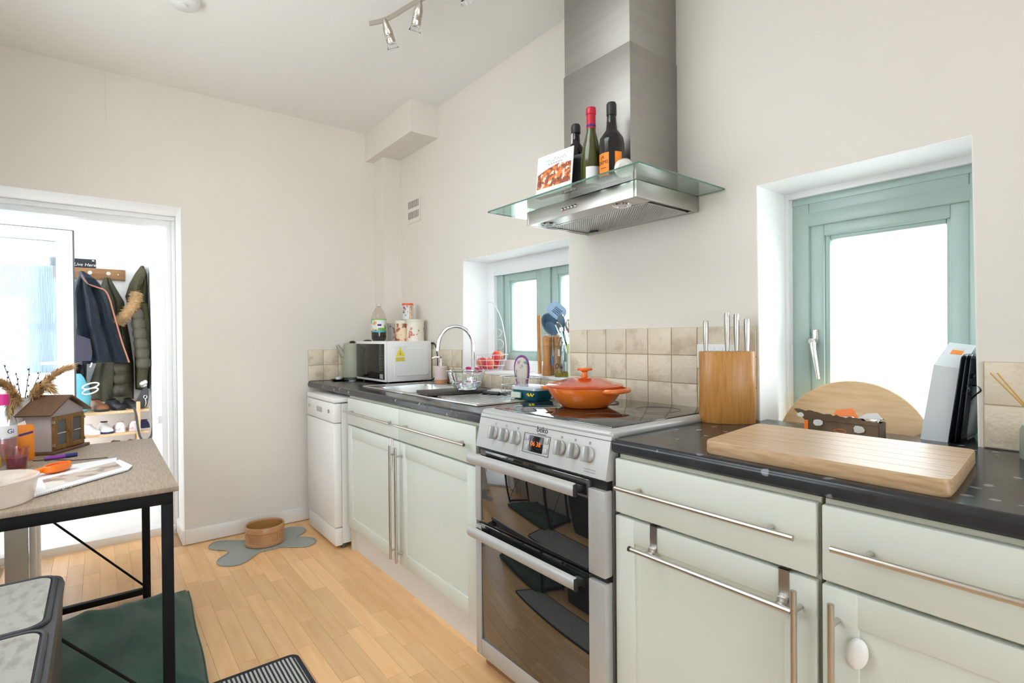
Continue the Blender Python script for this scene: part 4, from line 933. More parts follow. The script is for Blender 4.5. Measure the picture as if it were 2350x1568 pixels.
# soap dispenser
t = thing('soap_dispenser', 'blush soap dispenser with terracotta base and silver pump', 'soap dispenser', (0.795, -0.055, ZW+0.006))
MB().lathe([(0.001, 0.022), (0.040, 0.022), (0.040, 0.098), (0.036, 0.103), (0.001, 0.104)]).build('body', 'blush', t)
MB().lathe([(0.001, 0), (0.039, 0), (0.040, 0.022), (0.001, 0.022)]).build('base', 'terracotta', t)
m = MB(); m.cyl((0, 0, 0.103), (0, 0, 0.125), 0.013); m.cyl((0, 0, 0.125), (0, 0, 0.150), 0.006); m.lathe([(0.001, 0.150), (0.011, 0.150), (0.012, 0.160), (0.001, 0.162)]); m.tube([(0, 0, 0.157), (-0.02, -0.03, 0.157), (-0.028, -0.044, 0.150)], 0.0045, 8); m.build('pump', 'chrome', t)
# slate board, glass bowl with water
m = MB(); m.box((-0.085, -0.165, 0), (0.085, 0.165, 0.016), 0.003)
solo('slate_board', m, 'slate', 'dark slate board lying across the drainer under the glass bowl', 'board', (1.360, -0.315, ZW+0.0075), (0, 0, -0.18))
gb = thing('glass_bowl', 'clear glass mixing bowl of water on the slate board', 'bowl', (1.425, -0.285, ZW+0.0237))
MB().lathe([(0.001, 0.0), (0.042, 0.0), (0.050, 0.003), (0.074, 0.035), (0.088, 0.075), (0.091, 0.090), (0.094, 0.093), (0.091, 0.096), (0.0875, 0.092), (0.0845, 0.075), (0.071, 0.037), (0.047, 0.006), (0.001, 0.004)], (0,0,0), 40).build('bowl', 'clear', gb)
MB().lathe([(0.001, 0.0052), (0.046, 0.0072), (0.0675, 0.036), (0.0702, 0.040), (0.001, 0.040)], (0,0,0), 36).build('water', 'water', gb)
for i in range(9):
    a = 2*PI*i/9; MB().ball((0.0925*math.cos(a), 0.0925*math.sin(a), 0.097), 0.004, 10, 6).build('rim_bead', 'clear', gb)
m = MB(); m.box((-0.07, -0.011, 0), (0.03, 0.011, 0.013), 0.004); m.box((0.03, -0.007, 0.004), (0.115, 0.007, 0.009), 0.002)
solo('brush', m, 'black', 'black washing up brush lying on the drainer right of the glass bowl', 'brush', (1.545, -0.205, ZW+0.0075), (0, 0, 0.35))
# wire dish rack with mitt
rk = thing('dish_rack', 'small silver wire rack standing on the drainer by the wall', 'dish rack', (1.665, -0.125, ZW+0.0075))
for z, a, b in ((0.085, 0.11, 0.065), (0.004, 0.10, 0.055), (0.045, 0.105, 0.06)):
    m = MB(); m.tube([(x, y, z) for x, y in rrect(-a, -b, a, b, 0.02, 4)], 0.0018, 6, True); m.build('rail', 'steelwire', rk)
for i in range(8):
    x = -0.098+i*0.028
    for s_ in (-1, 1): MB().tube([(x*0.95, s_*0.055, 0.004), (x, s_*0.065, 0.085)], 0.0013, 5).build('upright', 'steelwire', rk)
for i in range(5): MB().tube([(-0.08+i*0.04, -0.055, 0.004), (-0.08+i*0.04, 0.055, 0.004)], 0.0013, 5).build('base_wire', 'steelwire', rk)
m = MB(); m.box((-0.075, -0.045, -0.0), (0.075, 0.045, 0.014), 0.004)
solo('soap_tray', m, 'cork', 'pale rectangular dish on the drainer beside the wire rack', 'dish', (1.500, -0.150, ZW+0.0075), (0, 0, 0.05))
ot = thing('oven_mitt', 'floral mitt with purple binding standing up in the wire rack', 'oven mitt', (1.668, -0.130, ZW+0.018), (0.0, 0.0, 0.55)); ot.scale = (0.72, 1, 1)
out = [(-0.030, 0.0), (-0.036, 0.05), (-0.052, 0.09), (-0.056, 0.125), (-0.045, 0.155), (-0.022, 0.170), (0.008, 0.170), (0.030, 0.155), (0.040, 0.125), (0.038, 0.08), (0.026, 0.05), (0.022, 0.0)]
def smooth_poly(p, k=2):
    for _ in range(k):
        q = []
        for i in range(len(p)):
            a, b = p[i], p[(i+1) % len(p)]; q += [(0.75*a[0]+0.25*b[0], 0.75*a[1]+0.25*b[1]), (0.25*a[0]+0.75*b[0], 0.25*a[1]+0.75*b[1])]
        p = q
    return p
sp_ = smooth_poly(out); cxm = sum(p[0] for p in sp_)/len(sp_); czm = sum(p[1] for p in sp_)/len(sp_)
m = MB(); m.ring([[(lerp(cxm, x, s_), y, lerp(czm, z, s_)) for x, z in sp_] for s_, y in ((0.6, -0.016), (0.88, -0.012), (1.0, 0.0), (0.88, 0.012), (0.6, 0.016))]); m.build('padding', 'floral', ot)
m = MB(); m.tube([(x, 0, z) for x, z in sp_], 0.007, 8, True); m.build('binding', 'purple', ot)
# margarine tub
t = thing('margarine_tub', 'teal spread tub with a shiny lid beside the orange pan', 'tub', (1.785, -0.170, ZW+0.0005), (0, 0, 0.06))
m = MB(); rr = []
for z, e in ((0, -0.012), (0.004, -0.008), (0.052, 0.004)): rr.append([(x, y, z) for x, y in rrect(-0.082-e, -0.055-e, 0.082+e, 0.055+e, 0.02+e*0.5)])
m.ring(rr); m.build('body', 'tealtub', t)
m = MB(); m.ring([[(x, y, z) for x, y in rrect(-0.088-e, -0.061-e, 0.088+e, 0.061+e, 0.024)] for z, e in ((0.047, 0), (0.058, 0.001), (0.062, -0.003), (0.060, -0.010))]); m.build('lid', 'tublid', t)
m = MB(); m.box((-0.072, -0.0655, 0.012), (-0.012, -0.058, 0.036)); m.build('label_wrap', 'tublabel', t)
m = MB(); pts = [(0.028+i*0.006, -0.0625, 0.028+0.006*math.sin(i*2.0)) for i in range(8)]; m.tube(pts, 0.0035, 5); m.build('brand_print', 'yellow', t)
# orange casserole
pz = 0.9337
pn = thing('casserole', 'round orange cast iron casserole with lid on the hob', 'casserole', (2.218, -0.290, pz))
MB().lathe([(0.001, 0.0), (0.082, 0.0), (0.088, 0.003), (0.112, 0.026), (0.130, 0.052), (0.136, 0.068), (0.136, 0.072), (0.128, 0.072), (0.105, 0.03), (0.001, 0.02)], (0,0,0), 48).build('pan', 'orange', pn)
MB().lathe([(0.134, 0.0725), (0.139, 0.073), (0.140, 0.078), (0.134, 0.082), (0.118, 0.085), (0.105, 0.0885), (0.06, 0.103), (0.02, 0.108), (0.001, 0.1085)], (0,0,0), 48).build('lid', 'orange_dk', pn)
MB().lathe([(0.001, 0.106), (0.014, 0.107), (0.010, 0.114), (0.009, 0.124), (0.013, 0.128), (0.027, 0.131), (0.029, 0.136), (0.026, 0.140), (0.001, 0.141)], (0,0,0), 28).build('lid_knob', 'orange', pn)
for s_, a0 in ((1, math.radians(10)), (-1, math.radians(190))):
    m = MB(); pts = []
    for i in range(13):
        a = a0+math.radians(lerp(-27, 27, i/12)); rr_ = 0.131+0.030*min(1, 2.6*math.sin(PI*i/12)**0.9); pts.append((rr_*math.cos(a), rr_*math.sin(a), 0.064))
    rings = []
    for i, p in enumerate(pts): rings.append(p)
    m.tube(rings, 0.0085, 10); m.build('loop_handle', 'orange', pn)

# ================================================================== SINK WINDOW SILL (z = 1.0)
ZS = 1.0004
fb = thing('fruit_basket', 'white wire fruit basket with a tall banana hook on the sill', 'fruit basket', (1.115, 0.085, ZS))
def circ(r, z, n=28): return [(r*math.cos(2*PI*i/n), r*math.sin(2*PI*i/n), z) for i in range(n)]
for r, z in ((0.066, 0.003), (0.078, 0.030), (0.090, 0.060), (0.100, 0.090)): MB().tube(circ(r, z), 0.0018, 6, True).build('hoop', 'whitewire', fb)
for i in range(14):
    a = 2*PI*i/14; m = MB(); m.tube([(r*math.cos(a), r*math.sin(a), z) for r, z in ((0.03, 0.003), (0.066, 0.003), (0.090, 0.060), (0.100, 0.090))], 0.0013, 5); m.build('spoke', 'whitewire', fb)
m = MB(); m.tube(curve_pts([(0.066, 0.06, 0.06), (0.062, 0.062, 0.16), (0.040, 0.050, 0.29), (0.005, 0.025, 0.378), (-0.022, 0.005, 0.392), (-0.030, 0.0, 0.37), (-0.032, 0.0, 0.345)]), 0.0026, 8); m.build('hook', 'whitewire', fb)
m = MB()
for c, r in (((0.050, 0.052, 0.150), 0.026), ((0.043, 0.047, 0.215), 0.022)):
    m.tube([(c[0]-0.02+r*math.cos(2*PI*i/20)*0.62, c[1]-0.012+r*0.78*math.cos(2*PI*i/20), c[2]+r*math.sin(2*PI*i/20)) for i in range(20)], 0.0016, 5, True)
m.build('scroll', 'whitewire', fb)
def fruit(name, label, loc, r, mat):
    t = thing(name, label, 'fruit', loc)
    MB().lathe([(0.001, -r*0.80), (r*0.30, -r*0.92), (r*0.70, -r*0.72), (r*0.98, -r*0.12), (r*0.95, r*0.30), (r*0.62, r*0.76), (r*0.25, r*0.88), (0.001, r*0.74)], (0,0,0), 22).build('flesh', mat, t)
    m = MB(); m.tube([(0, 0, r*0.72), (0.003, 0.002, r*1.05)], 0.0015, 6); m.build('stem', 'twig', t)
fruit('apple', 'red apple at the left side of the fruit basket', (1.075, 0.055, ZS+0.041), 0.036, 'apple')
fruit('apple', 'red apple at the back of the fruit basket', (1.100, 0.125, ZS+0.041), 0.035, 'apple')
fruit('peach', 'peach at the front right of the fruit basket', (1.142, 0.052, ZS+0.040), 0.035, 'peach')
fruit('peach', 'pale peach on top of the other fruit', (1.150, 0.110, ZS+0.082), 0.034, 'peach')
m = MB(); m.tube([(0, 0, 0.010), (0.05, 0.0, 0.011), (0.1, 0.01, 0.012)], [0.010, 0.006, 0.005], 10); m.ball((-0.005, 0, 0.011), 0.012, 12, 8, 1.6, 1, 0.8)
solo('scrub_brush', m, 'magenta', 'magenta brush lying on the sill in front of the fruit basket', 'brush', (1.010, 0.005, ZS), (0, 0, 0.25))
m = MB(); m.cyl((0, 0, 0), (-0.018, 0.012, 0.300), 0.0105, 0.0105, 18)
solo('rolling_pin', m, 'mill', 'slim wooden rolling pin leaning upright in the sink window', 'rolling pin', (1.520, 0.105, ZS))
def mill(label, loc, h):
    t = thing('pepper_mill', label, 'pepper mill', loc, (0, 0, 0), 'wooden mills on the sill')
    k = h/0.195
    MB().lathe([(0.001, 0), (0.025, 0), (0.025, 0.030*k), (0.0235, 0.034*k), (0.0245, 0.040*k), (0.021, 0.055*k), (0.0195, 0.10*k), (0.0225, 0.138*k), (0.0225, 0.143*k), (0.001, 0.143*k)], (0,0,0), 24).build('body', 'mill', t)
    MB().lathe([(0.001, 0.1435*k), (0.0225, 0.1435*k), (0.0235, 0.150*k), (0.0215, 0.155*k), (0.0245, 0.168*k), (0.0235, 0.186*k), (0.014, 0.193*k), (0.001, 0.195*k)], (0,0,0), 24).build('head', 'mill', t)
    MB().lathe([(0.001, 0.194*k), (0.004, 0.194*k), (0.005, 0.203*k), (0.001, 0.205*k)]).build('nut', 'chrome', t)
mill('left wooden pepper mill beside the rolling pin', (1.655, 0.035, ZS), 0.196)
mill('right wooden pepper mill tucked behind the oil bottle', (1.672, 0.088, ZS), 0.196)
ob = thing('oil_bottle', 'clear glass bottle lettered Oil with a little oil left', 'bottle', (1.765, 0.030, ZS))
MB().lathe([(0.001, 0), (0.036, 0), (0.038, 0.004), (0.038, 0.115), (0.034, 0.140), (0.018, 0.172), (0.0125, 0.185), (0.0125, 0.215), (0.001, 0.216)], (0,0,0), 32).build('bottle', 'thinclear', ob)
MB().lathe([(0.001, 0.003), (0.0365, 0.003), (0.0365, 0.026), (0.001, 0.026)], (0,0,0), 28).build('oil', 'oil', ob)
curved_text('Oil', 0.034, ob, 0.0384, math.radians(-72), 0.050, 'black')
m = MB(); m.lathe([(0.001, 0.215), (0.0135, 0.215), (0.0135, 0.232), (0.001, 0.233)]); m.tube([(0, 0, 0.232), (-0.01, -0.006, 0.25), (-0.022, -0.012, 0.256)], 0.0035, 8); m.build('pourer', 'chrome', ob)
# utensil jar behind and its utensils
uj = thing('utensil_jar', 'clear jar of kitchen utensils behind the oil bottle', 'jar', (1.748, 0.122, ZS))
MB().lathe([(0.001, 0), (0.046, 0), (0.048, 0.004), (0.048, 0.150), (0.046, 0.150), (0.046, 0.006), (0.001, 0.005)], (0,0,0), 28).build('jar', 'thinclear', uj)
def utensil(name, label, base, top, head, hmat, smat='chrome', sr=0.0045):
    t = thing(name, label, 'utensil', base)
    d = Vector(top)-Vector(base)
    MB().tube([(0, 0, 0), tuple(d*0.55), tuple(d)], sr, 8).build('handle', smat, t)
    h = head(d).build('head', hmat, t); return t
def h_ladle(d):
    m = MB(); n0 = 0; m.lathe([(0.001, -0.038), (0.034, -0.030), (0.054, 0.0), (0.056, 0.012), (0.053, 0.012), (0.032, -0.022), (0.001, -0.030)], (0,0,0), 22, 1.2, 0.85)
    m.tf(Matrix.Translation(d+Vector((-0.03, 0, 0.0))) @ Matrix.Rotation(0.9, 4, 'Y') @ Matrix.Rotation(0.5, 4, 'X')); return m
def h_slotted(d):
    m = MB(); m.ring([[(x*s_, y*s_, z) for x, y in rrect(-0.062, -0.036, 0.062, 0.036, 0.034, 6)] for s_, z in ((0.8, -0.006), (1.0, 0.0), (1.0, 0.003), (0.8, -0.003))])
    m.tf(Matrix.Translation(d+Vector((-0.045, 0.0, 0.02))) @ Matrix.Rotation(0.55, 4, 'Y') @ Matrix.Rotation(1.0, 4, 'X')); return m
def h_turner(d):
    m = MB(); m.box((-0.035, -0.0015, 0), (0.035, 0.0015, 0.085), 0.001); m.tf(Matrix.Translation(d) @ Matrix.Rotation(0.25, 4, 'Y')); return m
def h_whisk(d):
    m = MB()
    for k in range(6):
        a = PI*k/6; m.tube([(0.024*math.sin(PI*i/14)*math.cos(a)*(1 if 1 else 0)*(-1 if 0 else 1), 0.024*math.sin(PI*i/14)*math.sin(a), 0.10*math.sin(PI*i/28)) if i <= 14 else (0, 0, 0) for i in range(15)], 0.0009, 4)
        m.tube([(-0.024*math.sin(PI*i/14)*math.cos(a), -0.024*math.sin(PI*i/14)*math.sin(a), 0.10*math.sin(PI*i/28)) for i in range(15)], 0.0009, 4)
    m.tf(Matrix.Translation(d) @ Matrix.Rotation(0.12, 4, 'Y')); return m
def h_spoon(d):
    m = MB(); m.ball((0, 0, 0.03), 0.03, 16, 10, 0.8, 0.35, 1.2); m.tf(Matrix.Translation(d) @ Matrix.Rotation(0.2, 4, 'X')); return m
ub = Vector((1.748, 0.122, ZS+0.008))
u1 = utensil('ladle', 'dark blue grey nylon ladle sticking out of the utensil jar', tuple(ub+Vector((0.015, 0, 0))), tuple(ub+Vector((-0.105, -0.02, 0.240))), h_ladle, 'bluenylon')
u2 = utensil('slotted_spoon', 'pale blue slotted spoon, topmost of the jar utensils', tuple(ub+Vector((0.02, 0.01, 0))), tuple(ub+Vector((-0.060, -0.01, 0.290))), h_slotted, 'palebluenylon')
dm = MB()
for i in range(4):
    for j in range(5): dm.lathe([(0.001, 0), (0.0026, 0), (0.0026, 0.004), (0.001, 0.004)], (-0.018+j*0.011, -0.014+i*0.009, 0.0005), 8)
d_ = Vector((-0.080, -0.020, 0.290)); dm.tf(Matrix.Translation(d_+Vector((-0.045, 0.0, 0.02))) @ Matrix.Rotation(0.55, 4, 'Y') @ Matrix.Rotation(1.0, 4, 'X')); dm.build('perforations', 'bluenylon', u2)
utensil('spatula', 'steel turner standing at the back of the utensil jar', tuple(ub+Vector((0.0, 0.02, 0))), tuple(ub+Vector((0.055, 0.02, 0.235))), h_turner, 'steel')
utensil('whisk', 'wire balloon whisk in the utensil jar', tuple(ub+Vector((0.0, -0.02, 0))), tuple(ub+Vector((0.045, -0.035, 0.185))), h_whisk, 'steelwire')
utensil('serving_spoon', 'large steel spoon in the middle of the utensil jar', tuple(ub+Vector((-0.01, 0.0, 0))), tuple(ub+Vector((0.01, -0.03, 0.20))), h_spoon, 'chrome')
utensil('cooking_spoon', 'black nylon spoon at the right of the utensil jar', tuple(ub+Vector((0.0, 0.0, 0))), tuple(ub+Vector((0.075, -0.03, 0.19))), h_spoon, 'black', 'black')
utensil('serving_fork', 'small blue nylon spoon low in the utensil jar', tuple(ub+Vector((0.005, -0.005, 0))), tuple(ub+Vector((-0.045, -0.03, 0.225))), h_spoon, 'bluenylon', 'black')
m = MB(); m.lathe([(0.001, 0), (0.018, 0), (0.019, 0.004), (0.019, 0.06), (0.009, 0.075), (0.009, 0.09), (0.001, 0.091)])
solo('small_bottle', m, 'brightblue', 'small bright blue bottle left of the pepper mills', 'bottle', (1.612, 0.115, ZS))
t = thing('food_carton', 'lime and white carton against the right side of the sink window', 'carton', (1.798, 0.060, ZS))
MB().box((-0.002, -0.03, 0), (0.036, 0.06, 0.155), 0.002).build('carton', 'limebox', t)
MB().box((0.004, -0.0305, 0.02), (0.02, -0.030, 0.11)).build('print_panel', 'paper', t)
m = MB(); m.lathe([(0.001, 0), (0.03, 0), (0.031, 0.004), (0.031, 0.185), (0.012, 0.21), (0.012, 0.235), (0.001, 0.236)])
solo('dark_bottle', m, 'darkgreen', 'dark green bottle in the back right corner of the sink window', 'bottle', (1.800, 0.150, ZS))

# ================================================================== RIGHT WORKTOP
kb = thing('knife_block', 'oval honey bamboo knife block by the tiles', 'knife block', (2.665, -0.105, ZW+0.0003), (0, 0, 0.62))
def oval(a, b, z, n=40, e=2.3):
    o = []
    for i in range(n):
        t_ = 2*PI*i/n; c, s_ = math.cos(t_), math.sin(t_)
        o.append((a*math.copysign(abs(c)**(2/e), c), b*math.copysign(abs(s_)**(2/e), s_), z))
    return o
m = MB(); m.ring([oval(0.082, 0.050, 0.0), oval(0.084, 0.052, 0.003), oval(0.084, 0.052, 0.222), oval(0.082, 0.050, 0.226)]); blk = m.build('block', 'bamboo', kb)
slots = [(-0.062, 0.0), (-0.028, 0.0), (0.002, 0.0), (0.034, 0.0), (0.062, 0.0)]
for x, y in slots: MB().box((x-0.0016, -0.026, 0.2255), (x+0.0016, 0.026, 0.2266)).build('slot', 'black', blk)
def knife(label, x, h, tilt):
    loc = kb.matrix_basis if False else None
    t = thing('kitchen_knife', label, 'knife', (0, 0, 0), (0, 0, 0), 'steel knives in the bamboo block')
    c, s_ = math.cos(0.62), math.sin(0.62)
    t.location = (2.665+x*c, -0.105+x*s_, ZW+0.2272); t.rotation_euler = (tilt, 0, 0.62)
    m = MB(); rr = []
    for z, a, b in ((0, 0.006, 0.010), (0.015, 0.007, 0.011), (h*0.5, 0.0085, 0.0145), (h*0.9, 0.009, 0.016), (h, 0.0075, 0.014)):
        rr.append([(px, py+z*0.06, z) for px, py, _ in oval(a, b, 0, 16)])
    m.ring(rr); m.build('handle', 'steel', t)
    MB().box((-0.0009, -0.014, -0.16), (0.0009, 0.012, 0.002)).build('blade', 'chrome', t)
knife('steel knife alone in the leftmost slot of the bamboo block', -0.062, 0.098, 0.02)
knife('tallest steel knife near the middle of the bamboo block', 0.002, 0.122, 0.02)
knife('second tall steel knife right of the tallest one', 0.030, 0.118, 0.02)
knife('steel knife in the rightmost slot of the bamboo block', 0.060, 0.102, 0.02)
# chopping board
cb = thing('chopping_board', 'big rectangular acacia chopping board on the right worktop', 'chopping board', (0, 0, 0))
m = MB(); pts = smooth_poly([(2.872, -0.566), (2.868, -0.540), (2.836, -0.262), (2.838, -0.243), (2.858, -0.240), (3.270, -0.232), (3.296, -0.236), (3.299, -0.262), (3.326, -0.545), (3.324, -0.572), (3.298, -0.574), (2.900, -0.568)], 2)
def scaled(p, s_):
    cx = sum(a for a, _ in p)/len(p); cy_ = sum(b for _, b in p)/len(p); return [(a-(a-cx)*s_, b-(b-cy_)*s_) for a, b in p]
m.ring([[(a, b, z) for a, b in scaled(pts, s_)] for s_, z in ((0.012, ZW+0.0003), (0.0, ZW+0.005), (0.0, ZW+0.027), (0.006, ZW+0.0315))])
bo = m.build('board', 'board', cb)
for i in range(1, 6):
    y = lerp(-0.565, -0.24, i/6); x0 = lerp(2.874, 2.842, i/6)
    MB().box((x0+0.002, y-0.0003, ZW+0.0313), (3.30+0.02*(1-i/6), y+0.0003, ZW+0.0317)).build('stave_joint', 'mill', bo)
# round board leaning in the window
rb = thing('round_board', 'round pale wooden board leaning in the right window', 'board', (2.935, 0.062, 0.6315), (-0.26, 0, 0.0))
R_ = 0.212
m = MB(); m.lathe([(0.001, -0.006), (R_-0.003, -0.006), (R_, -0.003), (R_, 0.003), (R_-0.003, 0.006), (0.001, 0.006)], (0, 0, 0), 56)
m.tf(Matrix.Translation((0, 0.0, R_)) @ Matrix.Rotation(PI/2, 4, 'X')); m.build('board', 'plywood', rb)
# torn snack box
tb = thing('torn_box', 'torn open cardboard box with crumpled foil on the window ledge', 'box', (2.985, -0.060, ZW+0.0003), (0, 0, 0.06))
m = MB(); m.box((-0.090, -0.032, 0), (0.090, -0.030, 0.045)); m.box((-0.090, 0.030, 0), (0.090, 0.032, 0.040)); m.box((-0.090, -0.032, 0), (-0.088, 0.032, 0.04)); m.box((0.088, -0.032, 0), (0.090, 0.032, 0.04)); m.box((-0.09, -0.032, 0), (0.09, 0.032, 0.002))
m.build('tray', 'cardbrown', tb)
jr = random.Random(21); top_ = [(lerp(-0.118, 0.086, i/26), lerp(0.064, 0.046, i/26)+jr.uniform(-0.003, 0.003)) for i in range(27)]
m = MB(); m.prism([(0.090, 0.036), (-0.090, 0.036)]+top_, -0.0345, -0.0325, 'y'); m.build('torn_flap', 'cardbrown', tb)
for a_, b_, w_, h_ in ((-0.055, 0.030, 0.030, 0.016), (0.045, 0.022, 0.030, 0.018), (-0.100, 0.048, 0.020, 0.012)):
    pts_ = [(a_+w_*0.5*math.cos(2*PI*i/11)*jr.uniform(0.7, 1.15), b_+h_*0.6*math.sin(2*PI*i/11)*jr.uniform(0.7, 1.15)) for i in range(11)]
    MB().prism(pts_, -0.0352, -0.0346, 'y').build('torn_paper', 'cork', tb)
MB().tube([(0.014*math.cos(2*PI*i/20), -0.0326, 0.012+0.005*math.sin(2*PI*i/20)) for i in range(20)], 0.0007, 5, True).build('orange_ring', 'brightorange', tb)
m = MB(); m.box((-0.0905, -0.034, 0.004), (-0.080, -0.0325, 0.034)); m.add([(-0.04, 0.03, 0.04), (0.03, 0.03, 0.04), (0.01, 0.04, 0.068), (-0.03, 0.038, 0.060)], [(0, 1, 2, 3)]); m.lathe([(0.001, 0), (0.018, 0), (0.018, 0.001), (0.001, 0.001)], (0, 0, 0)); m.build('orange_print', 'brightorange', tb)
m = MB(); pr = random.Random(3); gx = 10; vs = []; fs = []
for i in range(gx+1):
    for j in range(5): vs.append((lerp(-0.085, 0.088, i/gx), lerp(-0.028, 0.028, j/4), 0.030+pr.uniform(0, 0.022)))
for i in range(gx):
    for j in range(4): a = i*5+j; fs.append((a, a+1, a+6, a+5))
m.add(vs, fs); m.build('foil', 'foil', tb, 'crumpled foil lining')
m = MB(); m.prism([(0.03, 0.046), (0.09, 0.046), (0.075, 0.064), (0.05, 0.060)], 0.012, 0.014, 'y'); m.build('white_flap', 'paper', tb)
# white carton and baking trays leaning to the right
wc = thing('white_carton', 'tall white carton with a cut handle leaning on the baking trays', 'carton', (3.140, 0.010, ZW+0.0005), (0, 0.145, 0.0))
m = MB(); m.prism([(0.0, 0.0), (0.115, 0.0), (0.115, 0.255), (0.0, 0.198)], 0.0, 0.056, 'x'); m.build('carton', 'cardwhite', wc)
def slope(y): return 0.198+0.057*y/0.115
m = MB(); m.add([(0.016, 0.060, slope(0.060)+0.0006), (0.040, 0.060, slope(0.060)+0.0006), (0.040, 0.080, slope(0.080)+0.0006), (0.016, 0.080, slope(0.080)+0.0006)], [(0, 1, 2, 3)]); m.build('handle_hole', 'orangelabel', wc)
m = MB(); m.add([(0.016, 0.080, slope(0.080)+0.0006), (0.040, 0.080, slope(0.080)+0.0006), (0.040, 0.092, slope(0.092)+0.0008), (0.016, 0.092, slope(0.092)+0.0008)], [(0, 1, 2, 3)]); m.build('handle_flap', 'cork', wc)
for i, (x, lab) in enumerate(((3.199, 'black baking tray directly against the white carton'), (3.211, 'middle black baking tray of the leaning three'), (3.223, 'rearmost black baking tray nearest the window reveal'))):
    t = thing('baking_tray', lab, 'baking tray', (x, 0.045, ZW+0.0005), (0, 0.12-0.012*i, 0.0), 'leaning baking trays')
    m = MB(); rr = [[(xx, y, z) for y, z in rrect(-0.045+e, 0.0+e, 0.105-e, 0.225-e, 0.018)] for xx, e in ((0.0, 0.0), (0.002, -0.001), (0.009, 0.010), (0.007, 0.012))]
    m.ring(rr); m.build('tray', 'tray', t)
    m = MB(); m.tube(curve_pts([(0.002, 0.0, 0.10), (0.006, -0.02, 0.112), (0.018, -0.040, 0.128), (0.026, -0.045, 0.14), (0.018, -0.040, 0.150), (0.004, -0.020, 0.146)] if i != 1 else [(0.002, 0.02, 0.16), (0.012, -0.02, 0.165), (0.02, -0.045, 0.172), (0.016, -0.02, 0.185), (0.002, 0.02, 0.19)]), 0.0022, 6); m.build('wire_handle', 'tray', t)
# reed diffuser
df = thing('reed_diffuser', 'grey green reed diffuser at the right edge of the worktop', 'diffuser', (3.372, -0.085, ZW+0.0003))
MB().lathe([(0.001, 0), (0.029, 0), (0.030, 0.003), (0.030, 0.062), (0.026, 0.072), (0.013, 0.078), (0.012, 0.095), (0.010, 0.095), (0.010, 0.078), (0.001, 0.07)]).build('jar', 'diffglass', df)
for dx, dy in ((-0.078, 0.0), (-0.068, 0.012), (0.05, 0.02), (0.03, -0.05)):
    m = MB(); m.cyl((-dx*0.10, -dy*0.1, 0.076), (dx, dy, 0.185), 0.0016, n=6); m.build('reed', 'reed', df)

# ================================================================== CEILING
sl = thing('spotlight_bar', 'curved brushed nickel ceiling spotlight bar', 'ceiling light', (1.42, -0.758, 2.535))
bar = [(0, 0, 0), (0.035, 0.025, 0), (0.075, 0.046, 0), (0.125, 0.060, 0), (0.18, 0.072, 0), (0.24, 0.086, 0), (0.30, 0.105, 0), (0.37, 0.125, 0), (0.46, 0.135, 0), (0.56, 0.12, 0), (0.66, 0.08, 0)]
rg = []
for i, p in enumerate(bar):
    a = Vector(bar[max(i-1, 0)]); b = Vector(bar[min(i+1, len(bar)-1)]); t_ = (b-a).normalized(); n_ = Vector((-t_.y, t_.x, 0)); P_ = Vector(p)
    rg.append([tuple(P_+n_*0.004+Vector((0, 0, 0.009))), tuple(P_-n_*0.004+Vector((0, 0, 0.009))), tuple(P_-n_*0.004-Vector((0, 0, 0.009))), tuple(P_+n_*0.004-Vector((0, 0, 0.009)))])
MB().ring(rg).build('bar', 'nickel', sl)
m = MB(); m.cyl((0.37, 0.125, 0.0), (0.37, 0.125, 0.10), 0.010); m.lathe([(0.001, 0.08), (0.05, 0.08), (0.05, 0.1), (0.001, 0.1)], (0.37, 0.125, 0)); m.build('ceiling_mount', 'nickel', sl)
def spot(px, aim):
    p = Vector(px); m = MB(); m.cyl(tuple(p), tuple(p+Vector((0, 0, -0.045))), 0.005)
    h = m.build('stem', 'nickel', sl)
    a = Vector(aim).normalized(); c = p+Vector((0, 0, -0.030)); rot = a.to_track_quat('Z', 'Y').to_matrix().to_4x4()
    m = MB(); m.lathe([(0.001, -0.03), (0.006, -0.028), (0.013, -0.012), (0.018, 0.01), (0.0195, 0.03), (0.0185, 0.032), (0.0195, 0.035), (0.0185, 0.038), (0.0195, 0.041), (0.0185, 0.044), (0.0195, 0.047), (0.019, 0.062), (0.001, 0.062)], (0,0,0), 24)
    m.tf(Matrix.Translation(c) @ rot); hh = m.build('lamp_head', 'nickel', sl)
    m = MB(); m.lathe([(0.012, 0.060), (0.019, 0.068), (0.025, 0.086), (0.023, 0.087), (0.014, 0.07), (0.001, 0.068)], (0,0,0), 24); m.tf(Matrix.Translation(c) @ rot); m.build('bulb', 'clear', hh, 'clear reflector bulb')
spot((0.072, 0.044, 0), (-0.16, 0.42, -0.88)); spot((0.265, 0.093, 0), (-0.42, 0.0, -0.9)); spot((0.50, 0.13, 0), (0.2, 0.3, -0.9))
sa = thing('smoke_alarm', 'round white smoke alarm on the ceiling', 'smoke alarm', (0.955, -1.385, ZC), (PI, 0, 0))
MB().lathe([(0.001, 0), (0.060, 0), (0.062, 0.012), (0.058, 0.026), (0.046, 0.034), (0.001, 0.036)], (0,0,0), 36).build('case', 'white', sa)
MB().lathe([(0.001, 0.035), (0.020, 0.035), (0.022, 0.042), (0.012, 0.045), (0.001, 0.045)], (0.012, 0.008, 0), 24).build('test_button', 'white', sa)
m = MB()
for i in range(14):
    a = 2*PI*i/14; m.box((0.046*math.cos(a)-0.003, 0.046*math.sin(a)-0.003, 0.0275), (0.046*math.cos(a)+0.003, 0.046*math.sin(a)+0.003, 0.0290))
m.build('vent_slots', 'cookside', sa)

